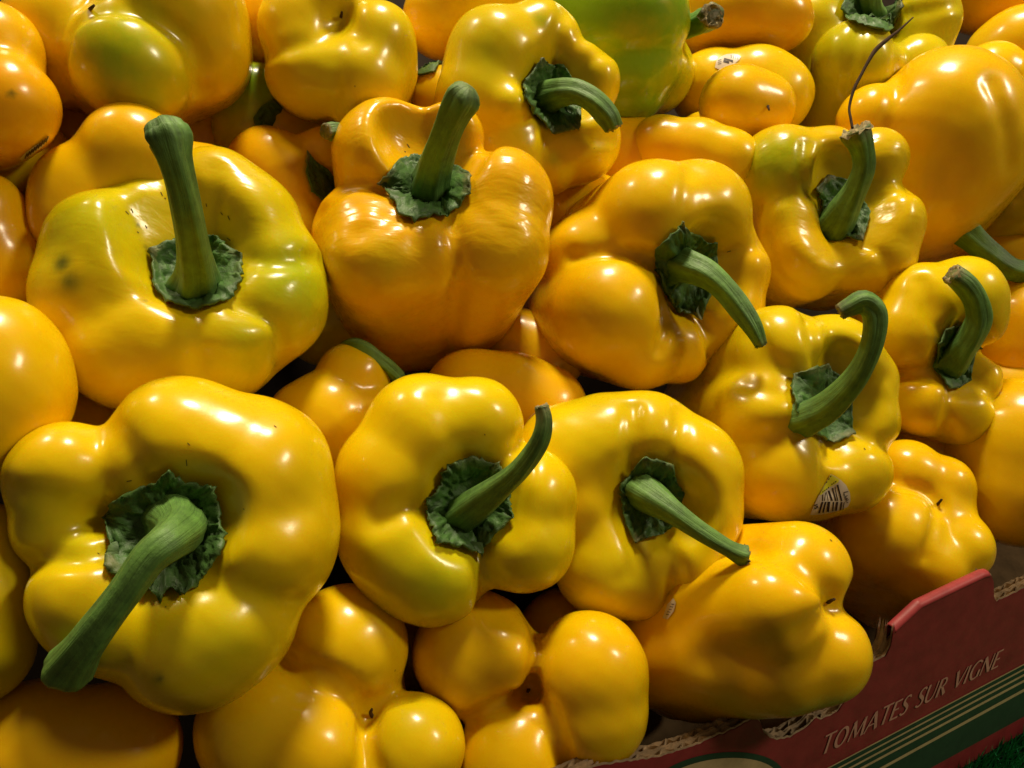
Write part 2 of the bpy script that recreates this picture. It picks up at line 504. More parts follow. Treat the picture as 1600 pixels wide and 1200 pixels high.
CREATED = {}
def pepper(key, label, lobes, category='bell pepper', name='yellow_bell_pepper', group='yellow bell peppers heaped in the display', **sp):
    sp['lobes'] = lobes; sp['key'] = key
    body = Body(sp)
    root = empty(name, body.C)
    root['label'] = label; root['category'] = category
    if group: root['group'] = group
    P, Q = surface_nets(body, sp.get('res', 60))
    o = new_mesh('body', P, Q, SKIN, root)
    o['tint'] = float(sp.get('tint', 0.3)); o['green'] = float(sp.get('green', 0.0)); o['wrinkle'] = float(sp.get('wrinkle', 0.0))
    stain = np.zeros((len(P), 4)); stain[:, 3] = 1
    for (x, y, r, amt, kind) in sp.get('stains', []):
        H = body.hit([x], [y])[0]
        rm = r * -H[2] / F
        d = np.linalg.norm(P - H, axis=1)
        w = amt * np.exp(-(d / rm) ** 2 * (1 + 0.5 * noise3(P, 300, x)))
        stain[:, 0 if kind == 'dark' else 1] = np.maximum(stain[:, 0 if kind == 'dark' else 1], w)
    at = o.data.attributes.new('stain', 'FLOAT_COLOR', 'POINT'); at.data.foreach_set('color', stain.astype(np.float32).ravel())
    CREATED[key] = (root, body)
    if 'calyx' in sp:
        calyx(root, body, sp['calyx'], sp.get('calyx_c'), sp.get('seed', 1))
    if 'stem' in sp:
        pts = np.array(sp['stem'], float)
        H = body.hit([pts[0, 0]], [pts[0, 1]])[0]
        d = -H[2] - pts[:, 3]
        Pc = np.stack([unp(x, y, dd) for x, y, dd in zip(pts[:, 0], pts[:, 1], d)])
        # root the stem inside the calyx
        Pc = np.vstack([Pc[0] + (body.ax) * 0.007, Pc])
        rr = pts[:, 2] * d / F * 0.94
        rr = np.concatenate([[rr[0] * 1.4], rr])
        S = spline(np.column_stack([Pc, rr]), 46)
        sd = sp.get('seed', 1) * 1.3
        wf = sp.get('woodfrom', 0.9)
        so, e, t, n_, b_ = tube('stem', S[:, :3], S[:, 3], STEM, root, seed=sd, ridge=sp.get('ridge', 0.07), woody=lambda v: max(0, min(1, (v - wf) / (1.001 - wf))) * sp.get('wood', 0.8), flat_end=not sp.get('roundend'))
        if not sp.get('roundend'):
            cork_disc(e, t, n_, b_, S[-1, 3] * 1.0, so, sd + 3)
    if 'nub' in sp:
        x, y, dx, dy = sp['nub']
        H = body.hit([x], [y])[0]
        dd = -H[2]
        pts = [H + body.ax * 0.003, H, unp(x + dx * .5, y + dy * .5, dd - 0.002), unp(x + dx, y + dy, dd - 0.003)]
        S = spline(pts, 10)
        tube('blossom_scar', S, np.linspace(0.0009, 0.00045, 10), NUB, root, nseg=8, ridge=0.15, seed=x)
    return root, body

def calyx(root, body, poly, c=None, seed=1):
    poly = np.array(poly, float)
    if c is None: c = poly.mean(0)
    c = np.array(c, float)
    # densify the outline
    loop = []
    m = len(poly); per = 7
    for i in range(m):
        for k in range(per):
            loop.append(poly[i] + (poly[(i + 1) % m] - poly[i]) * k / per)
    loop = np.array(loop); nl = len(loop)
    rng = np.random.RandomState(seed * 13 + 5)
    jag = 1 + 0.010 * rng.randn(nl)
    nr = 18
    V, UV = [], []
    ang = np.arctan2(loop[:, 1] - c[1], loop[:, 0] - c[0])
    qs = np.linspace(0.0, 1.0, nr)
    for k, q in enumerate(qs):
        p = c + (loop - c) * (q * jag[:, None] if q >= 0.9 else q)
        H = body.hit(p[:, 0], p[:, 1])
        g = body.grad(H); g /= np.maximum(np.linalg.norm(g, axis=1, keepdims=True), 1e-6)
        rsz = np.linalg.norm(loop - c, axis=1).mean() * body.d0 / F
        rid = (np.sin(ang * 8 + seed + 2.2 * np.sin(ang * 3 + seed) + 1.5 * q) * 0.5 + 0.5) ** 1.5
        cr = noise3(H, 620, seed) * 0.5 + 0.5
        cr2 = noise3(H, 1300, seed + 3) * 0.5
        cr3 = np.abs(noise3(H, 900, seed + 8))
        rim = min(1.0, max(0.0, (q - 0.38) / 0.25))
        lift = 0.0009 + rsz * (0.06 * cr + (0.10 * rid * math.sin(math.pi * min(1, q * 1.02)) + 0.04 * cr2 + 0.10 * (1 - cr3)) * rim) * (0.35 + 0.65 * q)
        lift += rsz * 0.30 * max(0, 0.55 - q) * 1.0          # swells towards the stem
        lift += rsz * 0.03 * max(0, (q - 0.82) / 0.18) * (0.2 + rid)      # rim curls off the skin
        V.append(H + g * lift[:, None]); UV.append(np.stack([(ang / (2 * np.pi)) % 1.0 * 2, np.full(nl, q)], -1))
    top = np.vstack(V); UV = np.vstack(UV)
    # underside ring so that the leafy rim has thickness
    H = V[-1]; g = body.grad(H); g /= np.linalg.norm(g, axis=1, keepdims=True)
    V2 = np.vstack([top, H - g * 0.0009, V[-4] - g * 0.0022])
    UV2 = np.vstack([UV, UV[-nl:], UV[-nl:]])
    o = new_mesh('calyx', V2, grid_faces(nr + 2, nl, wrap=True), CALYX, root, uv=UV2)
    wd = np.zeros((nr + 2, nl)); wd[nr - 1:, :] = 0.10
    r = np.linalg.norm(loop - c, axis=1); tipw = np.clip((r / r.mean() - 1.05) * 5, 0, 1)
    wd[nr - 3:] = np.maximum(wd[nr - 3:], tipw[None] * 0.7)
    at = o.data.attributes.new('woody', 'FLOAT', 'POINT'); at.data.foreach_set('value', wd.astype(np.float32).ravel())
    return o

def decal(name, root, body, poly, mat, lift, res=2.5):
    """thin printed label lying on the skin; poly in photograph pixels"""
    poly = np.array(poly, float)
    lo, hi = poly.min(0), poly.max(0)
    # fan grid from the centroid, following the skin
    c = poly.mean(0); loop = []
    m = len(poly)
    for i in range(m):
        L = np.linalg.norm(poly[(i + 1) % m] - poly[i]); k = max(1, int(L / res))
        for j in range(k): loop.append(poly[i] + (poly[(i + 1) % m] - poly[i]) * j / k)
    loop = np.array(loop); rings = max(2, int(np.linalg.norm(hi - lo) / 2 / res))
    V = []
    for q in np.linspace(0.02, 1, rings):
        p = c + (loop - c) * q
        V.append(body.hit(p[:, 0], p[:, 1], lift=lift))
    n = len(loop)
    F_ = grid_faces(rings, n, wrap=True)
    F_.append(tuple(range(n))[::-1])
    return new_mesh(name, np.vstack(V), F_, mat, root, smooth=True)

# ================================================================== SETTING: shelf, turf
UPC = np.array([0, math.cos(PITCH), math.sin(PITCH)])
# ================================================================== PEPPERS (lobes: x, y, radius in survey pixels)
GROOVES.update({
 'P1': [([(232,752),(198,705),(168,665)], 4.0, 6), ([(165,812),(110,792),(62,775),(15,770)], 3.0, 5), ([(172,862),(120,872),(70,872),(40,880)], 6.0, 3.5),
        ([(330,910),(385,930),(440,945),(462,950)], 3.5, 6), ([(352,830),(420,812),(480,800)], 2.0, 9), ([(225,935),(200,1010),(175,1080)], 2.5, 7), ([(330,745),(380,690),(420,630)], 1.5, 8)],
 'P6': [([(800,765),(818,728),(822,690)], 6.0, 4.5), ([(752,868),(757,900),(757,945)], 7.0, 3.2), ([(666,800),(640,790),(615,800),(590,815)], 6.0, 4.5),
        ([(720,712),(700,670),(690,620)], 2.2, 7), ([(806,810),(850,815),(895,812)], 1.5, 7)],
 'P7': [([(984,738),(988,690),(990,635)], 6.0, 3.5), ([(1045,720),(1062,680),(1066,640)], 4.5, 4), ([(990,850),(985,890),(970,905)], 2.0, 5), ([(1040,838),(1055,880),(1056,930)], 6.5, 3.5), ([(965,800),(920,830),(880,850)], 3.0, 7)],
 'P2': [([(150,325),(162,385),(195,448),(245,500),(292,528)], -5.0, 12), ([(338,525),(380,530),(425,512)], -4.0, 11), ([(232,400),(205,340),(185,290)], 3.0, 9), ([(300,488),(312,530),(312,580)], 3.5, 7), ([(385,405),(430,408),(500,402)], 5.0, 4.5), ([(375,478),(425,505),(440,545),(440,600)], 4.5, 5), ([(340,370),(335,300),(330,262)], 4.0, 6), ([(240,470),(190,475),(150,500)], 2.0, 8), ([(300,368),(270,320),(250,290)], 4.0, 8)],
 'P3': [([(702,345),(712,400),(713,470),(702,560)], 6.5, 3.5), ([(596,292),(560,286),(525,300),(495,332)], 8.0, 4.0), ([(612,332),(590,350),(560,362)], 3.5, 6), ([(738,270),(752,245),(765,225)], 6.0, 4), ([(735,320),(770,345),(800,370)], 1.8, 8), ([(655,345),(652,360),(650,380)], 2.0, 5)],
 'P4': [([(1028,405),(1005,398),(950,394),(895,400)], 6.5, 3.5), ([(1036,462),(1042,505),(1030,545)], 6.0, 3.5), ([(1098,500),(1110,540),(1116,585)], 7.0, 3.2), ([(1122,398),(1160,392),(1198,380)], 5.0, 4.5), ([(1066,350),(1072,305),(1078,262)], 2.5, 5)],
 'P5': [([(1278,572),(1272,535),(1262,485)], 6.0, 3.8), ([(1240,582),(1205,560),(1175,520)], 5.0, 5), ([(1322,610),(1352,600),(1390,590)], 2.0, 6), ([(1332,672),(1365,690),(1402,700)], 4.5, 4.5), ([(1300,698),(1290,728),(1300,765)], 4.5, 4.5), ([(1250,672),(1215,680),(1160,690)], 4.5, 6), ([(1236,610),(1200,610),(1160,600)], 3.0, 6)],
 'P8': [([(1222,330),(1244,385),(1285,422),(1340,418),(1360,400)], -4.0, 7), ([(1196,370),(1215,430),(1260,462)], 2.5, 5), ([(1270,300),(1258,270),(1262,225)], 5.0, 4.5), ([(1330,278),(1335,250),(1345,215)], 3.0, 5), ([(1360,320),(1395,300),(1425,292)], 6.0, 4), ([(1350,385),(1378,400),(1400,440)], 4.0, 5)],
 'P9': [([(1458,590),(1430,585),(1390,588)], 6.5, 3.5), ([(1488,610),(1482,650),(1478,690)], 6.0, 3.5), ([(1516,590),(1540,605),(1555,625)], 4.0, 4), ([(1470,515),(1455,490),(1440,440)], 4.0, 4.5), ([(1520,520),(1545,545),(1565,555)], 4.5, 4)],
 'P10': [([(868,98),(872,55),(885,15)], 6.0, 4), ([(900,118),(925,92),(950,75)], 3.0, 5), ([(905,205),(935,215),(960,215)], 4.0, 5), ([(855,212),(852,255),(848,310)], 4.5, 3.5), ([(822,190),(790,205),(740,215)], 3.0, 6)],
 'P22': [([(528,30),(500,55),(455,70),(405,85)], 4.5, 5), ([(530,30),(525,90),(520,200)], 3.5, 6), ([(538,20),(550,45),(560,60)], 3.0, 5)],
 'P21': [([(140,15),(110,40),(98,80),(95,140),(130,185)], 5.0, 4), ([(145,12),(220,18),(280,50),(312,90),(315,140)], 5.0, 4)],
 'P13': [([(1402,100),(1398,140),(1385,200)], 4.5, 5), ([(1548,130),(1572,190),(1580,260)], 4.0, 6), ([(1440,385),(1470,330),(1480,270)], 2.0, 10)],
 'P11': [([(1090,68),(1050,78),(990,84),(930,88)], 4.5, 6), ([(1060,150),(1010,150),(950,158)], 2.0, 8)],
 'P12': [([(1345,45),(1332,80),(1325,140)], 5.0, 4), ([(1395,45),(1402,70),(1400,130)], 3.5, 5), ([(1415,20),(1450,15),(1500,5)], 4.0, 5)],
 'P33': [([(577,1117),(562,1092),(535,1068),(490,1045),(450,1036)], 5.0, 3.5), ([(578,1116),(596,1098),(640,1086)], 5.0, 3.5), ([(576,1120),(570,1150),(585,1200)], 5.0, 3.5)],
 'P35': [([(829,1078),(838,1020),(836,960)], 4.0, 4), ([(829,1078),(790,1095),(740,1120)], 4.0, 4), ([(830,1080),(860,1110),(885,1200)], 5.0, 4)],
 'P36': [([(1302,938),(1285,915),(1260,894)], 7.0, 4), ([(1262,895),(1215,872),(1175,862)], 4.0, 6), ([(1302,944),(1290,966),(1260,990)], 7.0, 4), ([(1262,990),(1190,1018),(1100,1036)], 4.5, 8)],
 'P37': [([(1466,786),(1440,765),(1400,762)], 4.0, 3.5), ([(1466,790),(1460,830),(1445,870)], 4.0, 3.5)],
})
# ---- front row
pepper('P1', 'largest bell pepper at bottom left, thick pale green stem drooping to its lower left',
    [(98, 742, 84), (80, 828, 58, -0.006), (150, 930, 98), (205, 965, 95), (300, 985, 124), (352, 962, 110), (400, 840, 130), (392, 745, 128), (285, 700, 115)],
    c=(262, 832), tail=(20, 10, 0.062), dd=-0.012, cav=(262, 832, 62, 0), wells=[(318, 802, 36, -0.004)], cd=0.46, tint=0.24, green=0.12, seed=1, res=78,
    calyx=[(266,727),(281,742),(324,752),(345,755),(350,793),(360,830),(357,862),(342,884),(318,912),(290,935),(270,928),(253,943),(242,930),(222,927),(188,912),(160,891),(166,860),(164,812),(153,804),(186,774),(227,752),(250,740)],
    calyx_c=(268, 838),
    stem=[(275,815,50,0.002),(282,828,40,0.014),(262,846,32,0.026),(232,872,29,0.030),(195,925,28,0.031),(158,975,29,0.030),(128,1015,32,0.027),(108,1043,42,0.022)],
    wood=0.15, woodfrom=0.95, ridge=0.05, roundend=True,
    stains=[(248,1060,10,0.8,'dark'),(60,800,70,0.35,'g'),(120,850,60,0.3,'g'),(330,1020,90,0.3,'g')])
pepper('P6', 'front bell pepper with stem curving up to the right, just right of the largest pepper',
    [(745,662,74),(660,672,90),(608,745,86),(612,835,84),(632,870,80),(672,892,84),(705,905,50),(818,845,82),(822,775,80)],
    c=(722, 782), tail=(-20, 10, 0.060), dd=0.0, cav=(735, 790, 52, 0), tint=0.08, green=0.2, seed=2, res=66,
    calyx=[(739,706),(752,712),(784,722),(793,740),(802,760),(803,785),(809,808),(788,832),(767,852),(748,874),(725,864),(702,858),(676,852),(669,825),(657,806),(660,785),(672,765),(683,750),(686,732),(704,715)],
    calyx_c=(728, 795),
    stem=[(722,806,34,0.001),(752,783,26,0.010),(782,760,21,0.017),(808,738,18,0.023),(830,710,16,0.027),(845,682,15,0.030),(850,656,13.5,0.031),(846,634,11,0.031)],
    wood=0.9, woodfrom=0.78, stains=[(690,900,70,0.45,'g'),(640,870,60,0.3,'g')])
pepper('P7', 'bell pepper whose stem points down right to a corky tip, above the long bottom pepper',
    [(885,715,84,0.004),(945,700,86),(1010,690,80),(1075,735,84),(1088,800,72),(1070,870,66),(998,912,55),(945,882,82),(915,800,84)],
    c=(1012, 790), tail=(-10, 0, 0.060), dd=0.004, cav=(1022, 782, 50, 0), wells=[(1068, 800, 26, -0.003)], cd=0.46, tint=0.12, green=0.25, seed=3, res=66,
    calyx=[(1007,709),(1027,713),(1055,724),(1059,745),(1071,771),(1061,793),(1056,824),(1032,836),(997,849),(987,853),(973,820),(965,783),(963,756),(984,732)],
    calyx_c=(1012, 780),
    stem=[(1000,765,33,0.001),(1024,780,26,0.009),(1055,801,20,0.016),(1085,823,16,0.020),(1115,843,14,0.023),(1138,857,14,0.024),(1156,866,17,0.024),(1166,868,17,0.024)],
    wood=0.3, woodfrom=0.96)
# ---- second row
pepper('P2', 'wide bruised bell pepper with tall upright knobbed stem, directly above the largest pepper',
    [(166,392,92),(146,465,92),(200,545,96),(275,560,92),(350,530,96),(420,475,92),(425,420,80),(385,350,84),(335,305,76,0.012),(240,352,78)],
    c=(292, 440), tail=(5, 85, 0.055), dd=0.004, cav=(300, 412, 64, 0), wells=[(262, 350, 46, -0.004)], tint=0.18, green=0.35, seed=4, res=74, wrinkle=0.22,
    calyx=[(228,388),(270,373),(300,370),(336,366),(347,368),(360,385),(383,397),(383,430),(380,445),(364,470),(343,480),(301,490),(266,482),(235,456),(229,425)],
    calyx_c=(305, 432),
    stem=[(305,452,42,0.002),(307,425,31,0.014),(302,385,26,0.026),(293,335,24,0.036),(283,288,24,0.042),(272,248,28,0.046),(264,218,36,0.047),(258,204,30,0.047)],
    wood=0.25, woodfrom=0.9, ridge=0.09, roundend=True,
    stains=[(97,412,14,0.9,'dark'),(108,440,16,0.75,'dark'),(455,440,75,0.5,'g'),(400,540,70,0.5,'g'),(160,340,90,0.35,'g'),(330,420,3,1,'dark'),(228,385,4,.8,'dark'),(215,350,3,.7,'dark'),(225,470,4,.6,'dark')])
pepper('P3', 'orange-shouldered bell pepper with straight stem leaning right, upper middle of the pile',
    [(608,246,90,0.002),(570,368,82,-0.006),(590,410,84),(650,405,78,-0.012),(690,400,62,-0.012),(784,312,82,-0.002),(770,390,90),(704,212,52,0.002)],
    c=(672, 320), tail=(-12, 130, 0.050), dd=-0.002, spread=0.50, tr=1.0, cav=(668, 287, 48, 0.0), wells=[(640, 248, 34, 0.0)], tint=0.60, green=0.05, seed=5, res=68, wrinkle=0.45,
    calyx=[(590,287),(602,270),(616,255),(637,248),(655,245),(680,247),(704,253),(725,266),(742,280),(739,305),(721,325),(697,345),(676,340),(648,350),(623,343),(616,322),(599,305)],
    calyx_c=(668, 295),
    stem=[(672,300,40,0.001),(674,278,30,0.010),(683,245,25,0.022),(698,205,24,0.033),(712,172,26,0.040),(724,152,29,0.043)],
    wood=0.3, woodfrom=0.85, ridge=0.10, roundend=True, stains=[(600,400,40,0.35,'g')])
pepper('P4', 'bell pepper with stem arching down right and a big smooth lobe left of its cap',
    [(1020,340,90),(1090,335,84),(1132,420,70),(1125,485,68),(1062,548,52),(1000,545,66),(948,490,92,-0.010),(925,402,74,0.003)],
    c=(1058, 430), tail=(-100, 20, 0.050), dd=0.0, spread=0.7, tr=0.85, cav=(1072, 425, 44, 0.0), tint=0.42, green=0.05, seed=6, res=70,
    calyx=[(1059,345),(1064,350),(1071,359),(1092,364),(1103,375),(1120,374),(1117,393),(1125,420),(1120,445),(1112,464),(1104,481),(1099,500),(1073,496),(1056,492),(1040,472),(1029,449),(1020,422),(1025,384),(1042,368),(1055,357)],
    calyx_c=(1070, 424),
    stem=[(1058,412,34,0.002),(1080,418,27,0.010),(1108,430,23,0.016),(1134,453,20,0.020),(1158,484,18,0.022),(1176,512,15,0.023),(1189,540,10,0.022)],
    wood=0.5, woodfrom=0.93, ridge=0.1)
pepper('P5', 'bell pepper wearing a barcode sticker with yellow corner, stem hooked over at the top',
    [(1215,552,76),(1300,562,72),(1342,595,58),(1345,660,58),(1322,735,68),(1268,752,62),(1212,735,80),(1190,650,80)],
    c=(1272, 645), tail=(-110, 12, 0.050), dd=0.0, spread=0.8, tr=0.92, cav=(1285, 635, 44, 0.0), wells=[(1280, 572, 20, 0.0)], tint=0.18, green=0.25, seed=7, res=70,
    calyx=[(1288,567),(1267,571),(1236,582),(1232,613),(1237,631),(1239,645),(1253,668),(1281,690),(1302,697),(1334,685),(1332,650),(1333,622),(1313,589),(1295,578)],
    calyx_c=(1282, 634),
    stem=[(1262,650,30,0.002),(1288,638,25,0.008),(1314,617,21,0.015),(1340,587,19,0.022),(1358,552,18,0.027),(1367,517,18,0.030),(1366,488,19,0.031),(1349,472,20,0.031),(1328,480,16,0.030),(1312,488,12,0.029)],
    wood=0.9, woodfrom=0.88)
pepper('P8', 'bell pepper with curled ridge-like front lobe and broken stem holding a dry fibre',
    [(1220,268,72),(1290,258,60),(1368,250,50),(1378,350,64),(1372,405,56),(1322,412,42),(1262,428,44,-0.004),(1236,395,48,-0.006),(1228,345,48,-0.004)],
    c=(1305, 335), tail=(-70, 45, 0.055), dd=0.0, spread=0.75, tr=0.95, cav=(1316, 328, 40, 0.0), wells=[(1288, 285, 26, 0.0)], tint=0.38, green=0.25, seed=8, res=68, wrinkle=0.3,
    calyx=[(1269,297),(1290,273),(1323,280),(1348,315),(1362,334),(1356,360),(1348,381),(1320,374),(1288,367),(1281,336),(1278,311)],
    calyx_c=(1316, 330),
    stem=[(1306,348,30,0.002),(1322,322,24,0.010),(1339,290,18,0.018),(1349,258,17,0.024),(1346,228,19,0.028),(1336,203,24,0.030)],
    wood=0.8, woodfrom=0.84, stains=[(1200,250,60,0.7,'g'),(1185,275,14,0.35,'dark'),(1215,335,30,0.3,'g')])
pepper('P9', 'small bell pepper near the right edge with S-shaped stem and pale cut end',
    [(1440,468,58),(1505,462,62),(1418,520,60),(1442,628,54),(1500,645,52),(1520,590,42),(1528,500,42)],
    c=(1480, 560), tail=(-75, 5, 0.045), dd=0.004, spread=0.8, tr=0.85, cav=(1488, 562, 36, 0.0), tint=0.2, green=0.2, seed=9, res=60,
    calyx=[(1472,513),(1491,504),(1510,506),(1522,525),(1529,542),(1522,560),(1516,598),(1497,610),(1478,610),(1461,583),(1458,560),(1462,535)],
    calyx_c=(1490, 562),
    stem=[(1484,568,27,0.002),(1499,550,24,0.008),(1517,525,20,0.014),(1528,497,19,0.019),(1523,467,18,0.023),(1508,443,18,0.025),(1488,427,17,0.026)],
    wood=0.8, woodfrom=0.9)
pepper('P10', 'glossy bell pepper near top centre, wide leafy cap, stem bending to the right',
    [(775,92,80),(838,60,55),(858,58,46),(912,128,58),(905,220,66),(850,255,52),(790,235,70),(752,160,74),(800,168,30,-0.022)],
    c=(840, 158), tail=(-45, 55, 0.055), dd=-0.002, spread=0.7, tr=0.9, cav=(866, 152, 40, 0.0), tint=0.12, green=0.3, seed=10, res=66,
    calyx=[(840,87),(851,97),(882,100),(890,112),(896,125),(908,150),(910,171),(909,190),(905,206),(885,208),(865,215),(844,196),(826,176),(816,154),(813,138),(816,122),(830,105)],
    calyx_c=(860, 152),
    stem=[(854,155,31,0.001),(874,146,22,0.010),(900,144,19,0.016),(928,158,19,0.019),(949,180,18,0.019),(959,200,15,0.017)],
    wood=0.25, woodfrom=0.95, ridge=0.1, stains=[(862,250,10,0.5,'g'),(845,30,12,0.5,'g'),(760,85,30,0.3,'g')])
# ---- top edge
pepper('P11', 'only green bell pepper, lying on its side at the top with round cut stem',
    [(990,20,80),(1018,112,68),(965,115,84,-0.004),(975,60,95,-0.010)],
    c=(1010, 75), tail=(-170, 10, 0.012), spread=0.9, tr=0.95, dd=0.022, tint=0.0, green=1.0, seed=11, res=60, k=0.005,
    stains=[(1000,60,190,0.9,'g'),(1040,60,85,1.0,'g'),(1060,120,60,0.95,'g'),(960,40,60,0.7,'g'),(950,110,50,0.55,'g'),(1070,20,50,0.95,'g')])
pepper('P12', 'yellow-green bell pepper standing upright at the top edge with a leafy cap facing up',
    [(1268,40,52),(1330,95,60,-0.01),(1350,105,54,-0.012),(1432,105,50,-0.006),(1450,30,50),(1300,-20,50)],
    c=(1355, 55), tail=(-22, 125, 0.030), spread=0.7, tr=1.05, cav=(1355, 22, 40, 0.0), dd=0.004, tint=0.05, green=0.35, seed=12, res=60,
    calyx=[(1309,17),(1318,28),(1327,38),(1355,46),(1383,54),(1404,35),(1416,10),(1400,-20),(1360,-35),(1322,-20)],
    calyx_c=(1357, 12),
    stem=[(1357,22,27,0.001),(1357,5,21,0.01),(1356,-30,18,0.018),(1354,-70,17,0.022)], wood=0.0,
    stains=[(1290,110,110,0.25,'g')])
pepper('P13', 'big smooth bell pepper at upper right with its stem hidden and poking out below',
    [(1478,190,112,-0.012),(1500,235,100,-0.012),(1455,290,95),(1362,188,54,-0.014),(1555,230,62),(1420,330,70,0.008)],
    c=(1470, 225), tail=(-20, 70, 0.050), spread=0.8, tr=0.9, dd=0.006, tint=0.45, green=0.0, seed=13, res=64, k=0.004)
pepper('P22', 'top edge bell pepper showing its blossom end, left of the glossy capped one',
    [(470,42,66),(485,110,72,-0.004),(560,128,76,-0.006),(592,62,58,-0.006),(520,0,60),(600,110,50)],
    c=(530, 62), tail=(10, 40, 0.060), spread=0.8, tr=0.95, dd=0.0, tint=0.15, green=0.22, seed=14, res=60, nub=(533, 26, 1, -8))
pepper('P21', 'upper left bell pepper showing its underside with a greenish front lobe and dark scar',
    [(190,92,80,-0.016),(215,118,78,-0.014),(305,80,82),(270,10,110),(85,40,75),(130,110,70)],
    c=(205, 70), tail=(30, 30, 0.060), spread=0.8, tr=0.95, dd=-0.002, tint=0.30, green=0.0, seed=15, res=66, nub=(141, 14, 6, -6),
    stains=[(190,80,110,0.8,'g'),(240,150,60,0.6,'g')])
pepper('P23', 'orange bell pepper cut by the left edge near the top, dark sliver sticker below',
    [(-10,75,72),(10,165,78,-0.008),(-40,190,80)],
    c=(-30, 130), tail=(-60, 10, 0.05), spread=0.9, tr=0.9, dd=-0.01, tint=0.75, green=0.0, seed=16, res=50, stains=[(19,147,4,.9,'dark')])
pepper('P24', 'pale yellow bell pepper lobe below the orange one at the left edge',
    [(50,242,58),(0,262,56)],
    c=(10, 245), tail=(-40, -20, 0.05), dd=0.022, tint=0.3, green=0.1, seed=17, res=44)
pepper('P25', 'saturated yellow bell pepper tucked behind the tall upright stem in the upper left',
    [(207,240,78,-0.004),(132,302,76),(112,350,62),(325,290,64,0.008),(255,300,66)],
    c=(200, 290), tail=(10, 60, 0.05), dd=0.006, tint=0.5, green=0.0, seed=18, res=56, lump=0.8)
pepper('P26', 'orange-yellow bell pepper at the left edge, upper of the two stacked there mid-height',
    [(-25,330,62),(5,420,66),(-30,400,70)],
    c=(-25, 380), tail=(-20, 10, 0.05), dd=0.012, tint=0.5, green=0.0, seed=19, res=48)
pepper('P27', 'large smooth bell pepper cut off by the left edge at mid height',
    [(-10,560,100),(0,620,102),(-30,660,95)],
    c=(-40, 600), tail=(-30, 30, 0.05), dd=-0.012, spread=0.9, tint=0.28, green=0.1, seed=20, res=54, k=0.004)
pepper('P28', 'bell pepper cut off by the left edge beside the drooping stem, bottom left',
    [(-40,860,80),(-30,940,85),(-40,1020,84)],
    c=(-60, 930), tail=(-30, 0, 0.05), dd=0.004, spread=0.9, tint=0.2, green=0.25, seed=21, res=50)
pepper('P29', 'dim orange bell pepper in the gap between the tall stem and the orange-shouldered pepper',
    [(418,262,64),(450,300,58),(455,365,60),(505,240,42)],
    c=(448, 290), tail=(0, 60, 0.05), dd=0.040, tint=0.55, green=0.0, seed=22, res=50)
pepper('P41', 'top edge bell pepper between the blossom-end one and the glossy capped one',
    [(740,-10,72),(690,30,62),(790,-20,60),(820,0,50)],
    c=(735, -5), tail=(20, 10, 0.05), dd=0.020, tint=0.4, green=0.1, seed=23, res=52)
pepper('P42', 'small yellow shoulder with a leafy cap, left of the glossy capped pepper',
    [(690,150,46),(700,175,46)],
    c=(695, 160), tail=(20, 20, 0.05), dd=0.035, tint=0.3, green=0.0, seed=24, res=40)
pepper('P43', 'orange sliver of pepper with a dark printed sticker at the top, upper left',
    [(395,60,60),(410,20,60)],
    c=(400, 40), tail=(0, 20, 0.05), dd=0.035, tint=0.6, green=0.0, seed=25, res=44)
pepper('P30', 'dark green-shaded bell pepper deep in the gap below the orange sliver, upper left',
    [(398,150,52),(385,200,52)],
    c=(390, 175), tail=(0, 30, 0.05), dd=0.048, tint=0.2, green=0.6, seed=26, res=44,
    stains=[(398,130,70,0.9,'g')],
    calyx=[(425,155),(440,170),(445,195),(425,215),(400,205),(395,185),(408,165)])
# ---- top right corner
pepper('P18', 'small rounded pepper lobe at the top, right of the green pepper',
    [(1150,161,58,-0.006),(1190,170,52)],
    c=(1165, 155), tail=(20, 20, 0.05), dd=0.012, tint=0.5, green=0.0, seed=27, res=44, nub=(1200, 166, 2, 6))
pepper('P19', 'bell pepper with white round sticker peeking out behind the small rounded lobe, top',
    [(1110,140,62),(1180,130,58),(1210,150,60)],
    c=(1150, 140), tail=(0, 20, 0.05), dd=0.045, tint=0.3, green=0.15, seed=28, res=48)
pepper('P19b', 'shaded orange bell pepper at the top edge behind the green pepper stem',
    [(1110,20,64),(1170,15,66),(1220,30,50)],
    c=(1160, 10), tail=(0, 10, 0.05), dd=0.020, tint=0.65, green=0.0, seed=29, res=50)
pepper('P20', 'long bell pepper lying sideways below the green one, tapering to the right',
    [(1030,228,48),(1090,235,50),(1140,250,48)],
    c=(1080, 240), tail=(20, 50, 0.05), dd=0.020, spread=1.0, tint=0.25, green=0.0, seed=30, res=50)
pepper('P20b', 'brownish shaded pepper back showing just above the long sideways one',
    [(1100,230,55),(1175,245,60)],
    c=(1130, 240), tail=(20, 20, 0.05), dd=0.052, spread=1.0, tint=0.5, green=0.1, seed=31, res=44)
pepper('P15', 'double-lobed bell pepper at the right edge near the top, behind the big smooth one',
    [(1548,122,54),(1592,172,52),(1595,125,40)],
    c=(1575, 140), tail=(0, 30, 0.05), dd=0.022, tint=0.3, green=0.0, seed=32, res=48, k=0.0008)
pepper('P16', 'pale bell pepper on its side at the top right corner with broad sheen',
    [(1590,70,58),(1560,90,52),(1650,60,62)],
    c=(1600, 75), tail=(20, 30, 0.05), dd=0.035, tint=0.4, green=0.3, seed=33, res=46)
pepper('P17', 'orange bell pepper cut off by the top edge in the far right corner',
    [(1540,-10,62),(1610,-20,70)],
    c=(1575, -10), tail=(0, 10, 0.05), dd=0.045, tint=0.6, green=0.0, seed=34, res=44)
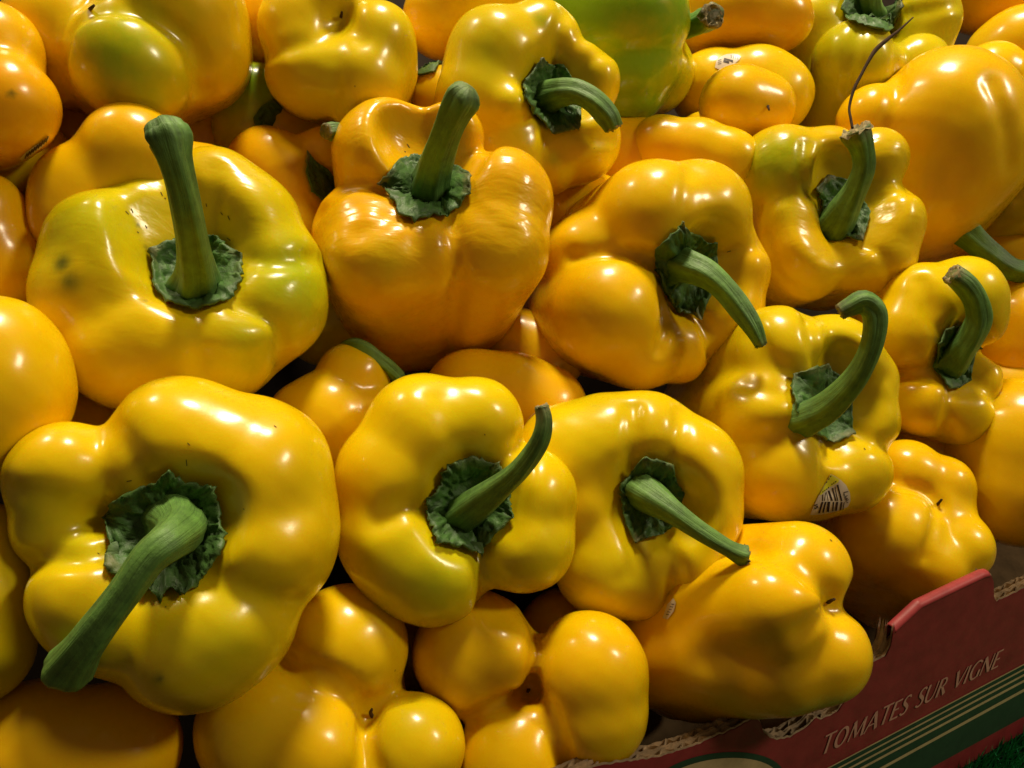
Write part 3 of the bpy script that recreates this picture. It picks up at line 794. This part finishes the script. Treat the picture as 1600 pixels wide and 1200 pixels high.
pepper('P14', 'greenish pepper underside at the right edge just below the big smooth one',
    [(1600,300,75),(1560,340,50)],
    c=(1590, 310), tail=(0, 10, 0.05), dd=0.020, tint=0.35, green=0.5, seed=35, res=46)
pepper('P39', 'shaded orange pepper at the right edge beside the small S-shaped stem one',
    [(1605,500,66),(1580,545,62)],
    c=(1590, 480), tail=(0, 10, 0.05), dd=0.030, tint=0.6, green=0.0, seed=36, res=50)
pepper('P38', 'large brownish bell pepper at the right edge above the carton corner',
    [(1600,690,100),(1590,760,95),(1560,680,72)],
    c=(1600, 730), tail=(10, 10, 0.05), dd=0.018, tint=0.5, green=0.15, seed=37, res=54, k=0.004)
# ---- lower layer
pepper('P31', 'small two-lobed pepper in the gap between the bruised and the front peppers',
    [(552,590,58),(515,660,84),(480,655,62),(575,660,66),(500,700,70)],
    c=(525, 630), tail=(0, 30, 0.05), dd=0.030, tint=0.28, green=0.1, seed=38, res=48, k=0.0009)
pepper('P32', 'dark shaded bell pepper deep in the gap below the orange-shouldered one',
    [(735,620,76),(800,622,72),(850,640,70)],
    c=(790, 615), tail=(0, 30, 0.05), dd=0.040, tint=0.6, green=0.1, seed=39, res=46)
pepper('P33', 'bottom edge pepper with lobes meeting at a dark scar, left of centre',
    [(540,1012,98,0.006),(410,1135,102,-0.010),(478,1168,98,-0.012),(645,1168,82,-0.006),(545,1095,88,0.010),(492,1125,82,-0.004),(622,1152,62),(555,1215,70)],
    c=(545, 1110), tail=(0, 30, 0.06), dd=0.024, spread=0.8, tint=0.38, green=0.05, seed=40, res=70, k=0.0014, nub=(577, 1117, 4, -9),
    stains=[(640,1110,60,0.35,'g')])
pepper('P35', 'bottom edge pepper pinched in the middle, touching the torn carton edge',
    [(742,1020,98),(788,1025,58,-0.006),(922,1047,91,-0.004),(922,1110,90,-0.004),(806,1172,84,-0.006),(850,1085,88,0.010),(800,1035,45),(815,1115,45),(882,1060,62),(800,1200,84)],
    c=(835, 1085), tail=(0, 20, 0.06), dd=0.018, spread=0.85, tint=0.45, green=0.05, seed=41, res=66, k=0.0018, cav=(829, 1076, 12, 0.004), nub=(826, 1078, -2, 3))
pepper('P36', 'large bell pepper lying along the carton, blossom end pointing right',
    [(1205,950,86,-0.012),(1250,892,78,0.004),(1280,1020,78,-0.004),(1215,1032,84,-0.004),(1120,1015,80,0.004)],
    c=(1255, 960), tail=(-130, 8, 0.030), dd=-0.018, spread=1.0, tr=1.0, tint=0.42, green=0.05, seed=42, res=70, k=0.0022, lump=0.5, cav=(1310, 938, 7, 0.0), nub=(1293, 941, 12, -5))
pepper('P37', 'four-lobed bell pepper seen from its blossom end behind the folded carton flap',
    [(1388,834,78,-0.006),(1493,854,56),(1416,742,56),(1474,758,46,0.004),(1440,880,66),(1445,805,72,0.008)],
    c=(1455, 800), tail=(-60, 40, 0.045), dd=0.024, spread=0.95, tr=1.0, tint=0.42, green=0.05, seed=43, res=60, k=0.0018, nub=(1465, 788, 7, -8))
pepper('P40', 'shadowed bell pepper in the bottom left corner beneath the largest one',
    [(50,1170,105),(175,1175,104),(120,1220,100)],
    c=(120, 1190), tail=(0, 20, 0.06), dd=0.024, tint=0.5, green=0.0, seed=44, res=54)
pepper('P45', 'shaded bell pepper wedged below the front row, behind the pinched blossom-end one',
    [(880,975,56),(930,990,50),(850,1000,50)],
    c=(885, 985), tail=(0, 20, 0.05), dd=0.055, tint=0.5, green=0.0, seed=45, res=42)
pepper('P46', 'deep shaded bell pepper between the pinched one and the long one by the carton',
    [(1030,1020,66),(1060,1060,62)],
    c=(1045, 1040), tail=(0, 20, 0.05), dd=0.052, tint=0.6, green=0.0, seed=46, res=42)

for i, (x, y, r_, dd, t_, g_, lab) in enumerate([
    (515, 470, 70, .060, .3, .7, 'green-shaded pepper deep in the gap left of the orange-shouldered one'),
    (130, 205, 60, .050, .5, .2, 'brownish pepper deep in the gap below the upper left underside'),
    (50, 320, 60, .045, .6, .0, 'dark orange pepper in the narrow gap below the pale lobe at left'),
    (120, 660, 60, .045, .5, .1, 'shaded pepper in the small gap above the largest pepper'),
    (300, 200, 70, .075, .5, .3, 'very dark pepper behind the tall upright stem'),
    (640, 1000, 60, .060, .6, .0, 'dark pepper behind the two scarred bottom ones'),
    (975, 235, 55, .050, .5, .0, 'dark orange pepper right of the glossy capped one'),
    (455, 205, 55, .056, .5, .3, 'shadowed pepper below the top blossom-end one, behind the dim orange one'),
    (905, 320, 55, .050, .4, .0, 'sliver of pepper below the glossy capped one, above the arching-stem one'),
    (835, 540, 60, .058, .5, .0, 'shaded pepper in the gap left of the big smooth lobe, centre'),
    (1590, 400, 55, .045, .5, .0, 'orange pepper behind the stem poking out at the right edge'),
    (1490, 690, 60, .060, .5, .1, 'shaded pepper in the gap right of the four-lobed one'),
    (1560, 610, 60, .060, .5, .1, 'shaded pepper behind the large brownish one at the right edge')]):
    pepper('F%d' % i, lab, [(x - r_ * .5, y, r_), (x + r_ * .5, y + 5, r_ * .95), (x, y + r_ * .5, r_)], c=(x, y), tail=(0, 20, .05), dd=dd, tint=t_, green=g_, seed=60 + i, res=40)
# ================================================================== stems of half-hidden peppers
def lone_stem(key, pts, depths, wood=0.0, seed=1, cap=False):
    root = CREATED[key][0]
    pts = np.array(pts, float)
    Pc = np.stack([unp(x, y, d) for (x, y, r), d in zip(pts, depths)])
    rr = pts[:, 2] * np.array(depths) / F
    S = spline(np.column_stack([Pc, rr]), 30)
    o, e, t, n_, b_ = tube('stem', S[:, :3], S[:, 3], STEM, root, seed=seed, woody=lambda v: max(0, (v - .85) / .15) * wood, flat_end=True)
    cork_disc(e, t, n_, b_, S[-1, 3], o, seed)
    return o
d11 = CREATED['P11'][1].d0
lone_stem('P11', [(1040,50,20),(1068,43,18),(1087,38,17),(1102,32,18),(1114,24,19)], [d11, d11 - .004, d11 - .010, d11 - .016, d11 - .024], wood=1.0, seed=3)
d13 = CREATED['P13'][1].d0
lone_stem('P13', [(1480,335,24),(1502,356,23),(1522,376,20),(1548,398,18),(1575,418,17),(1600,424,17),(1630,418,17)], [d13 + .005, d13 - .006, d13 - .014, d13 - .018, d13 - .020, d13 - .020, d13 - .018], seed=5)
d31 = CREATED['P31'][1].d0
lone_stem('P31', [(530,560,12),(545,540,11),(570,545,11),(598,566,11),(625,590,11)], [d31 + .01, d31, d31 - .004, d31 - .002, d31 + .004], seed=6)
d29 = CREATED['P29'][1].d0
lone_stem('P29', [(565,235,17),(545,215,17),(522,206,15),(508,205,12)], [d29, d29 - .02, d29 - .03, d29 - .034], wood=1.0, seed=8)

# leafy caps glimpsed in the gaps
r, b = CREATED['P29']; calyx(r, b, [(478,238),(490,252),(510,262),(528,285),(525,310),(505,318),(485,300),(476,270)], seed=5)
r, b = CREATED['P42']; calyx(r, b, [(642,85),(655,72),(675,80),(690,95),(680,115),(655,120),(642,105)], seed=6)

# ================================================================== the dry fibre caught on the broken stem
r8, b8 = CREATED['P8']
dt = b8.d0 - 0.045
fp = [(1332,200,2.4),(1329,184,2.4),(1327,167,2.2),(1334,140,2.3),(1345,118,2.2),(1356,97,2.4),(1368,78,3.0),(1386,62,2.6),(1405,47,1.8),(1427,27,0.9)]
S = spline(np.column_stack([[unp(x, y, dt + 0.002 * i) for i, (x, y, q) in enumerate(fp)], [q * dt / F for x, y, q in fp]]), 50)
fo, *_ = tube('dry_fibre', S[:, :3], S[:, 3], NUB, None, nseg=8, ridges=2, ridge=0.2, seed=2)
fo['label'] = 'thin dark dry fibre rising from the broken stem at the upper right'; fo['category'] = 'plant fibre'

# ================================================================== printed stickers
def sticker(key, outline, parts, lift=0.0004):
    root, body = CREATED[key]
    o = decal('sticker', root, body, outline, PAPER, lift)
    for nm, mat, poly, dl in parts:
        decal(nm, o, body, poly, mat, lift + dl, res=3.0)
    return o
def bar(x0, y0, x1, y1, w):
    return [(x0 - w / 2, y0), (x0 + w / 2, y0), (x1 + w / 2, y1), (x1 - w / 2, y1)]
parts = [('yellow_corner', PAPERY, [(1297,741),(1311,749),(1309,753),(1295,761),(1281,773),(1279,772)], 0.00012)]
for i, (x0, x1, w) in enumerate([(1284, 1284, 1.6), (1288.5, 1287, 1.0), (1293.5, 1299, 3.2), (1300, 1305, 2.2), (1304, 1308, 1.2), (1308, 1314, 2.4), (1290, 1293, .8)]):
    ytop = 773 - (x0 - 1283) * 0.64
    parts.append(('barcode_bar', INK, bar(x0, ytop, x1, 782, w), 0.00014))
for i, (x0, x1, w) in enumerate([(1284, 1279, 3.0), (1289, 1285, 2.6), (1294, 1292.5, 4.0), (1301.5, 1300, 2.0), (1307, 1305, 3.4), (1314, 1312, 2.6), (1318, 1316, 1.2)]):
    parts.append(('barcode_bar', INK, bar(x0, 783.5, x1, 801 - (x1 - 1275) * 0.14, w), 0.00014))
# tiny words: strokes of the handwritten brand, the letters on the yellow corner and the code number
def stroke(pts, w, nm='printed_letter'):
    out = []
    for (a, b) in zip(pts[:-1], pts[1:]):
        a = np.array(a, float); b = np.array(b, float); t = (b - a) / (np.linalg.norm(b - a) + 1e-6); n = np.array([-t[1], t[0]]) * w / 2
        out.append((nm, INK, [tuple(a + n), tuple(b + n), tuple(b - n), tuple(a - n)], 0.00016))
    return out
for pl in ([(1317,769),(1324,767.5)], [(1317.5,770),(1318,773),(1319,774)], [(1318,776),(1323,773.5)], [(1319,776.5),(1323,778),(1321,780),(1318.5,778)], [(1320,782),(1325,779.5)], [(1321,783),(1324,784.5)]):
    parts += stroke(pl, 1.1)
for pl in ([(1270,789),(1276,787)], [(1271,792),(1273,794),(1276,790)], [(1273,788),(1275,792)], [(1276,789),(1277,793)]):
    parts += stroke(pl, 1.3)
for (x, y) in [(1284,768),(1287,766),(1290,764),(1293,761.5),(1299,756),(1302,754),(1305,752),(1290,753),(1294,748),(1297,744)]:
    parts += stroke([(x - .8, y + 1.2), (x + .8, y - 1.2)], 0.9) + stroke([(x - .8, y - .4), (x + 1, y + .6)], 0.7)
sticker('P5', [(1297,740.5),(1304,744),(1313,750),(1321,758),(1327,770),(1328,782),(1324,791),(1312,796),(1298,800),(1284,803),(1265,804),(1268,796),(1273,785),(1279,772),(1288,756)], parts)
# round sticker at the top
parts = []
for (x0, y0, x1, y1, w) in [(1131,92.5,1145,96,2.2),(1130,96,1139,98.5,3.4),(1141,96,1145,98,1.5)]:
    parts += stroke([(x0, y0), (x1, y1)], w, 'barcode_bar')
for x in (1142,1145.5,1149,1152.5):
    parts += stroke([(x, 87.2 + (x - 1142) * .25), (x + .6, 91 + (x - 1142) * .25)], 1.3)
for y in (95,98,101): parts += stroke([(1121.5, y), (1127, y - 1)], 0.9)
sticker('P19', [(1117,106),(1119,96),(1126,89),(1135,85.5),(1145,84.5),(1153,86),(1158,89),(1155,94),(1148,100),(1138,106),(1126,110)], parts)
# sliver stickers
sticker('P23', [(30,247),(38,238),(52,228),(66,219),(76,211),(74,218),(62,231),(48,242),(34,250)],
        sum([stroke([(x, 249 - (x - 34) * .78), (x + 3.5, 241 - (x - 34) * .82)], 2.2, 'barcode_bar') for x in range(38, 72, 4)], []))
sticker('P43', [(352,0),(362,-4),(375,4),(385,18),(382,28),(372,24),(360,14)],
        sum([stroke([(358 + i * 4, 2 + i * 4), (366 + i * 3.2, 0 + i * 4)], 1.6, 'barcode_bar') for i in range(6)], []))

sticker('P7', [(806,640),(808,624),(814,615),(825,612),(838,616),(842,630),(836,645),(820,652)],
        sum([stroke([(810 + i * 4, 632 - i * 2.4), (812 + i * 4, 627 - i * 2.4)], 1.3) for i in range(5)], []) + sum([stroke([(812 + i * 4, 641 - i * 2.4), (814 + i * 4, 636 - i * 2.4)], 1.3) for i in range(5)], []))
sticker('P36', [(1036,966),(1044,944),(1053,935),(1057,942),(1054,955),(1044,968)],
        sum([stroke([(1042 + i * 2, 960 - i * 4), (1047 + i * 2, 961 - i * 4)], 1.1) for i in range(5)], []))

# small healed scratches round the stem wells
for key, marks in {
    'P2': [((251,300),(254,306)),((257,309),(259,311)),((227,352),(230,357)),((345,332),(348,336)),((356,337),(359,344)),((214,362),(217,364)),((205,326),(208,333)),((196,330),(201,335)),((322,318),(323,323)),((355,372),(360,376))],
    'P1': [((293,692),(297,696)),((291,718),(292,728)),((198,752),(206,751)),((152,864),(155,866)),((258,948),(260,949)),((380,795),(382,796)),((428,665),(432,668))],
    'P3': [((636,225),(640,231)),((632,236),(634,238))],
    'P4': [((1136,394),(1142,392))],
    'P6': [((758,935),(760,944)),((757,678),(758,680))],
    'P36': [((1297,843),(1300,846))],
    'P5': [((1350,700),(1352,703))]}.items():
    for (a, b_) in marks:
        nm, mt, poly, dl = stroke([a, b_], 1.3, 'scar')[0]
        decal('scar', CREATED[key][0], CREATED[key][1], poly, NUB, 0.0001, res=2.0)

# ================================================================== THE CARTON
# front panel plane: two surveyed points of its top edge and its downward direction
PA = unp(1180, 1120, 0.312); PB = unp(1600, 920, 0.374)
E1 = (PB - PA) / np.linalg.norm(PB - PA)
X0, Y0 = 0.476, -0.448
def down_dir(k):      # candidate down directions, k = image lean
    v = np.array([0, -1.0, 0])
    return v
v = np.array([-0.06 * -1.0, -0.93, -0.365]); v = v - E1 * (v @ E1); E2 = v / np.linalg.norm(v)
NP = np.cross(E1, E2)
if NP[2] < 0: NP = -NP                # faces the customer
def on_panel(x, y):
    r = ray(x, y); t = (PA @ NP) / (r @ NP); p = r * t - PA
    return np.array([p @ E1, p @ E2])     # (along, down)
def PP(s, t, w=0.0):
    s = np.asarray(s, float); t = np.asarray(t, float)
    return PA + s[..., None] * E1 + t[..., None] * E2 - np.asarray(w, float)[..., None] * NP
box = empty('cardboard_carton', PP(0.05, 0.05))
box['label'] = 'dark red tomato carton with a torn corrugated edge and a folded flap, lower right'; box['category'] = 'carton'

top_px = [(760,1275),(930,1199),(1040,1182),(1089,1165),(1120,1151),(1150,1138),(1180,1122),(1188,1127),(1193,1143),(1203,1153),(1215,1157),(1236,1153),(1254,1142),(1266,1132),(1276,1122),(1284,1125),(1310,1112),(1336,1075),(1345,1047),(1354,1041),(1366,1035),(1384,1026),(1392,1010),(1397,990),(1399,972),(1440,950),(1500,921),(1540,902),(1549,900),(1553,910),(1553,934),(1558,941),(1580,930),(1600,920),(1680,885),(1800,835)]
tp = np.array([on_panel(x, y) for x, y in top_px])
tp = tp[np.argsort(tp[:, 0])]
tp = np.vstack([[tp[0, 0] - 0.30, tp[0, 1] + 0.004], tp])
s_lo, s_hi = tp[0, 0], tp[-1, 0]
bottom_px = [on_panel(1502, 1200), on_panel(1600, 1144)]
(bs0, bt0), (bs1, bt1) = bottom_px
def bottom(s): return bt0 + (np.asarray(s) - bs0) * (bt1 - bt0) / (bs1 - bs0)
rng = np.random.RandomState(3)
f0, f1 = on_panel(1399, 972)[0], on_panel(1549, 899)[0]
ns = 1000
SS = np.linspace(s_lo, s_hi, ns)
TT = np.interp(SS, tp[:, 0], tp[:, 1])
inflap = (SS > f0) & (SS < f1)
rag = np.convolve(rng.randn(ns), np.ones(3) / 3, 'same') * 0.00035
def sheet(name, w, mat, ragk=1.0, wig=None, dtop=0.0, tlow=None, thick=0.0004, s0=None, s1=None):
    m = np.ones(ns, bool)
    if s0 is not None: m &= (SS >= s0) & (SS <= s1)
    S = SS[m]; T = TT[m] + rag[m] * ragk * np.where(inflap[m], 0.15, 1) + dtop
    if mat is not RED: T = T + np.where(inflap[m], 0.007, 0)
    ww = np.full(S.shape, w) + (wig[m] if wig is not None else 0)
    lowt = bottom(S) if tlow is None else T + tlow
    rows = 10; V = []
    for k in range(rows):
        q = (k / (rows - 1)) ** 1.5
        V.append(PP(S, T + (lowt - T) * q, ww))
    for k in reversed(range(rows)):
        q = (k / (rows - 1)) ** 1.5
        V.append(PP(S, T + (lowt - T) * q, ww + thick))
    return new_mesh(name, np.vstack(V), grid_faces(2 * rows, len(S)), mat, box, smooth=False)
outer = sheet('front_panel', 0.0, RED, 1.0)
sheet('torn_liner', 0.00045, KRAFT, 1.3, dtop=-0.0008, thick=0.0003, tlow=0.02)
mid_w, in_w = 0.0036, 0.0070
sheet('middle_liner', mid_w, KRAFT, 1.5, dtop=-0.0002, thick=0.0008)
sheet('inner_liner', in_w, KRAFT, 1.2, dtop=0.0006, thick=0.0005)
def flute(w0, w1, wl, ph):
    x = (SS / wl + ph + 0.12 * np.sin(SS * 210)) % 1.0
    tri = 0.5 - 0.5 * np.cos(2 * np.pi * x)
    tri = tri * 0.9 + 0.05 + rng.randn(ns) * 0.015
    return (w1 - w0 - 0.0004) * tri
sheet('flute_layer', 0.0007, KRAFT, 2.0, wig=flute(0.0007, mid_w, 0.0092, 0), dtop=0.0004, tlow=0.03, thick=0.00035)
sheet('flute_layer', mid_w + 0.0006, KRAFT, 2.0, wig=flute(mid_w, in_w, 0.0078, .3), dtop=0.0006, tlow=0.03, thick=0.00035)
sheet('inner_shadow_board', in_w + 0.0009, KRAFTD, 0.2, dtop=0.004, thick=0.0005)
# folded flap: the printed sheet rolls over the top between the two notches
mf = inflap; Sf = SS[mf]; Tf = TT[mf]
V = []; R_ = 0.0026
for a in np.linspace(0, math.radians(150), 12):
    V.append(PP(Sf, Tf + 0.0002 - R_ * math.sin(a) * 0.9, R_ - R_ * math.cos(a) - 0.0002))
for e in (0.006, 0.014):
    V.append(PP(Sf, Tf - R_ * 0.45 + e, 2 * R_ * 0.93 + e * 0.1))
fl = new_mesh('folded_flap', np.vstack(V), grid_faces(len(V), len(Sf)), RED, box)
md = fl.modifiers.new('thickness', 'SOLIDIFY'); md.thickness = 0.0006; md.offset = -1

# ---- flat print on the panel
def flat(name, pts_px, mat, lift=0.00025, parent=None):
    P = np.array([on_panel(x, y) for x, y in pts_px])
    return new_mesh(name, PP(P[:, 0], P[:, 1], -lift), [tuple(range(len(P)))], mat, parent or outer, smooth=False)
def band(name, a0, a1, b0, b1, mat, lift):
    """strip across the panel between two printed lines, each given by two surveyed points, extended along the panel"""
    def line(p, q):
        p = on_panel(*p); q = on_panel(*q)
        return lambda s: p[1] + (s - p[0]) * (q[1] - p[1]) / (q[0] - p[0])
    la, lb = line(a0, a1), line(b0, b1)
    S = np.linspace(on_panel(1180, 1230)[0], s_hi, 40)
    V = np.vstack([PP(S, la(S), -lift), PP(S, lb(S), -lift)])
    return new_mesh(name, V, grid_faces(2, 40), mat, outer, smooth=False)
band('green_band', (1292,1201), (1600,1038), (1453,1200), (1600,1119), GREENP, 0.00020)
for (a, b_, w) in (((1290,1200),(1600,1036), 2.0), ((1306,1200),(1600,1043.5), 2.6), ((1323,1200),(1600,1052), 3.2), ((1341,1200),(1600,1061), 3.8), ((1372,1200),(1600,1075), 4.6)):
    band('printed_stripe', (a[0], a[1]), (b_[0], b_[1]), (a[0], a[1] + w), (b_[0], b_[1] + w), CREAM, 0.00032)
# ellipse of the emblem at the bottom
th = np.linspace(0, 2 * np.pi, 60, endpoint=False)
def ell(cx, cy, a, b_, rot):
    return [(cx + a * math.cos(t) * math.cos(rot) - b_ * math.sin(t) * math.sin(rot), cy + a * math.cos(t) * math.sin(rot) + b_ * math.sin(t) * math.cos(rot)) for t in th]
flat('oval_border', ell(1120, 1224, 106, 48, -0.14), GREENP, 0.00022)
flat('oval_emblem', ell(1120, 1227, 97, 42, -0.14), CREAM, 0.00034)
# lettering: flared italic capitals drawn as strokes (x, y, width) on a unit cap height
GL = {
 'T': (0.80, [[(0.0,1,.10),(0.8,1,.10)],[(0.4,1,.17),(0.4,0.5,.14),(0.4,0,.18)]]),
 'O': (0.95, 'O'), 'M': (1.10, [[(0.05,0,.10),(0.18,1,.10)],[(0.16,1,.20),(0.55,0.08,.15)],[(0.55,0.08,.08),(0.92,1,.09)],[(0.92,1,.17),(1.02,0,.19)]]),
 'A': (0.88, [[(0.0,0,.10),(0.44,1,.09)],[(0.44,1,.20),(0.84,0,.20)],[(0.2,0.34,.07),(0.66,0.34,.07)]]),
 'E': (0.62, [[(0.08,0,.18),(0.08,1,.18)],[(0.08,0.96,.09),(0.56,0.97,.10)],[(0.08,0.52,.08),(0.48,0.52,.09)],[(0.08,0.04,.09),(0.6,0.04,.10)]]),
 'S': (0.60, [[(0.54,0.86,.09),(0.42,0.97,.10),(0.22,0.96,.11),(0.09,0.80,.15),(0.16,0.62,.18),(0.38,0.45,.18),(0.50,0.28,.16),(0.42,0.08,.12),(0.22,0.02,.10),(0.02,0.12,.10)]]),
 'U': (0.84, [[(0.06,1,.18),(0.06,0.4,.15),(0.14,0.12,.14),(0.36,0.02,.11),(0.58,0.12,.09),(0.70,0.4,.08),(0.72,1,.10)]]),
 'R': (0.74, [[(0.08,0,.19),(0.08,1,.19)],[(0.08,0.96,.09),(0.36,0.96,.10),(0.52,0.80,.15),(0.46,0.60,.13),(0.26,0.52,.09),(0.1,0.52,.08)],[(0.28,0.54,.13),(0.68,0.0,.21)]]),
 'V': (0.84, [[(0.0,1,.20),(0.40,0.02,.16)],[(0.40,0.02,.08),(0.80,1,.10)]]),
 'I': (0.26, [[(0.08,0,.19),(0.08,0.5,.15),(0.08,1,.19)]]),
 'G': (0.88, [[(0.80,0.84,.09),(0.60,0.97,.10),(0.34,0.96,.12),(0.10,0.72,.17),(0.08,0.38,.18),(0.30,0.06,.13),(0.56,0.02,.10),(0.74,0.10,.10)],[(0.76,0.44,.17),(0.76,0.04,.17)]]),
 'N': (0.92, [[(0.06,0,.10),(0.10,1,.10)],[(0.08,1,.20),(0.76,0.04,.19)],[(0.80,0,.09),(0.80,1,.10)]]),
 ' ': (0.42, []),
}
def glyph_strokes(g):
    if g == 'O':
        return [[(0.44 + 0.36 * math.sin(t), 0.5 + 0.47 * math.cos(t), .09 + .09 * abs(math.sin(t + 0.25))) for t in np.linspace(0, 2 * np.pi, 30)]]
    return g
p0 = on_panel(1279, 1181); p1 = on_panel(1558, 1041); capn = on_panel(1562, 1019)
base = p1 - p0; Lb = np.linalg.norm(base); bd = base / Lb
cap = (capn - p1); cap_h = abs(cap @ np.array([bd[1], -bd[0]])); 
capv = np.array([bd[1], -bd[0]])
if capv[1] > 0: capv = -capv
text = 'TOMATES SUR VIGNE'
adv = [GL[c][0] + 0.10 for c in text]; tot = sum(adv) - .1
h = cap_h * 1.15; sx = Lb / tot
SL = 0.26
xc = 0
for ch, aw in zip(text, adv):
    V = []; F_ = []
    for st in (glyph_strokes(GL[ch][1])):
        st = np.array(st, float)
        if len(st) > 2: st = spline(st, len(st) * 4)
        pts = st[:, :2]; tn = np.gradient(pts, axis=0); tn /= np.linalg.norm(tn, axis=1, keepdims=True)
        nn = np.stack([-tn[:, 1], tn[:, 0]], -1) * st[:, 2:3] / 2
        b0 = len(V)
        for p, q in zip(pts + nn, pts - nn):
            for u in (p, q):
                st_ = p0 + bd * (xc + u[0]) * sx + bd * u[1] * SL * h + capv * u[1] * h
                V.append(PP(st_[0], st_[1], -0.00036 - 0.00001 * (len(F_) > 0)))
        for i in range(len(pts) - 1):
            F_.append((b0 + 2 * i, b0 + 2 * i + 1, b0 + 2 * i + 3, b0 + 2 * i + 2))
    if V: new_mesh('printed_letter', np.array(V), F_, PINK, outer, smooth=False)
    xc += aw

# ================================================================== ground under everything
nb = 0.0
pb0 = PP(np.array(bs0), np.array(bt0))
zt = W(pb0)[2]
tp_w = W(PP(np.array([s_lo, s_hi]), np.array([bt0, bt0])))
P = np.array([[-1.2, -1.0, zt - 0.004], [1.6, -1.0, zt - 0.004], [1.6, 1.6, zt - 0.004], [-1.2, 1.6, zt - 0.004]])
g = new_mesh('ground', P, [(0, 1, 2, 3)], TURFB, None, smooth=False, frame=False); g['kind'] = 'structure'
q = W(PP(np.array([s_lo, s_hi]), bottom(np.array([s_lo, s_hi])), 0.012))
q[:, 2] = zt + 0.004; dq = (q[1] - q[0]) / np.linalg.norm(q[1] - q[0]); q[0] -= dq * 0.5; q[1] += dq * 0.5; bk = q.copy(); nrm_ = np.cross([0, 0, 1], q[1] - q[0]); nrm_ /= np.linalg.norm(nrm_); bk = q + nrm_ * 0.45
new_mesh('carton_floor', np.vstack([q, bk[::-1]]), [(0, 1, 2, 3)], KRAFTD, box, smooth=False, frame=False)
# artificial turf blades on the strip in front of the carton
A0 = W(PP(np.array(bs0 - 0.10), bottom(bs0 - 0.10))); A1 = W(PP(np.array(bs1 + 0.25), bottom(bs1 + 0.25)))
al = A1 - A0; al[2] = 0; Lr = np.linalg.norm(al); al /= Lr
outd = np.array([al[1], -al[0], 0])
if (outd @ np.array([0, -1, 0])) < 0: outd = -outd
nbld = 26000
r1 = rng.rand(nbld); r2 = rng.rand(nbld) ** 1.2
base = A0 + r1[:, None] * Lr * al + (0.001 + r2[:, None] * 0.16) * outd
base[:, 2] = zt - 0.004
ang = rng.rand(nbld) * 6.283; lean = 0.002 + rng.rand(nbld) * 0.006; hh = 0.006 + rng.rand(nbld) * 0.006
w_ = 0.0006
dx = np.stack([np.cos(ang), np.sin(ang), np.zeros(nbld)], -1); dl = rng.randn(nbld, 3) * 0.5; dl[:, 2] = 0
V = np.stack([base - dx * w_, base + dx * w_, base + dl * lean[:, None] + np.stack([np.zeros(nbld)] * 2 + [hh], -1)], 1).reshape(-1, 3)
tf = new_mesh('artificial_turf', V, np.arange(nbld * 3).reshape(-1, 3), TURF, None, smooth=False, frame=False)
tf['kind'] = 'stuff'; tf['label'] = 'green plastic turf below the carton'; tf['category'] = 'turf'
# sloping board the fruit is banked up on, its near-black colour standing in for gap shade
Nn = np.array([0.29, 0.37, 0.88]); Nn /= np.linalg.norm(Nn)
c0 = unp(800, 600, pile_depth(800, 600)) - Nn * 0.165
u = np.cross([0, 1, 0], Nn); u /= np.linalg.norm(u); v = np.cross(Nn, u)
V = np.array([c0 - u * .9 - v * .16, c0 + u * .75 - v * .16, c0 + u * .75 + v * .6, c0 - u * .9 + v * .6])
V = np.vstack([V, V - Nn * 0.02])
sb = new_mesh('display_shelf', V, [(0, 1, 2, 3), (7, 6, 5, 4), (0, 4, 5, 1), (1, 5, 6, 2), (2, 6, 7, 3), (3, 7, 4, 0)], DARK, None, smooth=False)
sb['label'] = 'sloping shelf under the peppers, coloured near black as shade in the gaps'; sb['kind'] = 'structure'
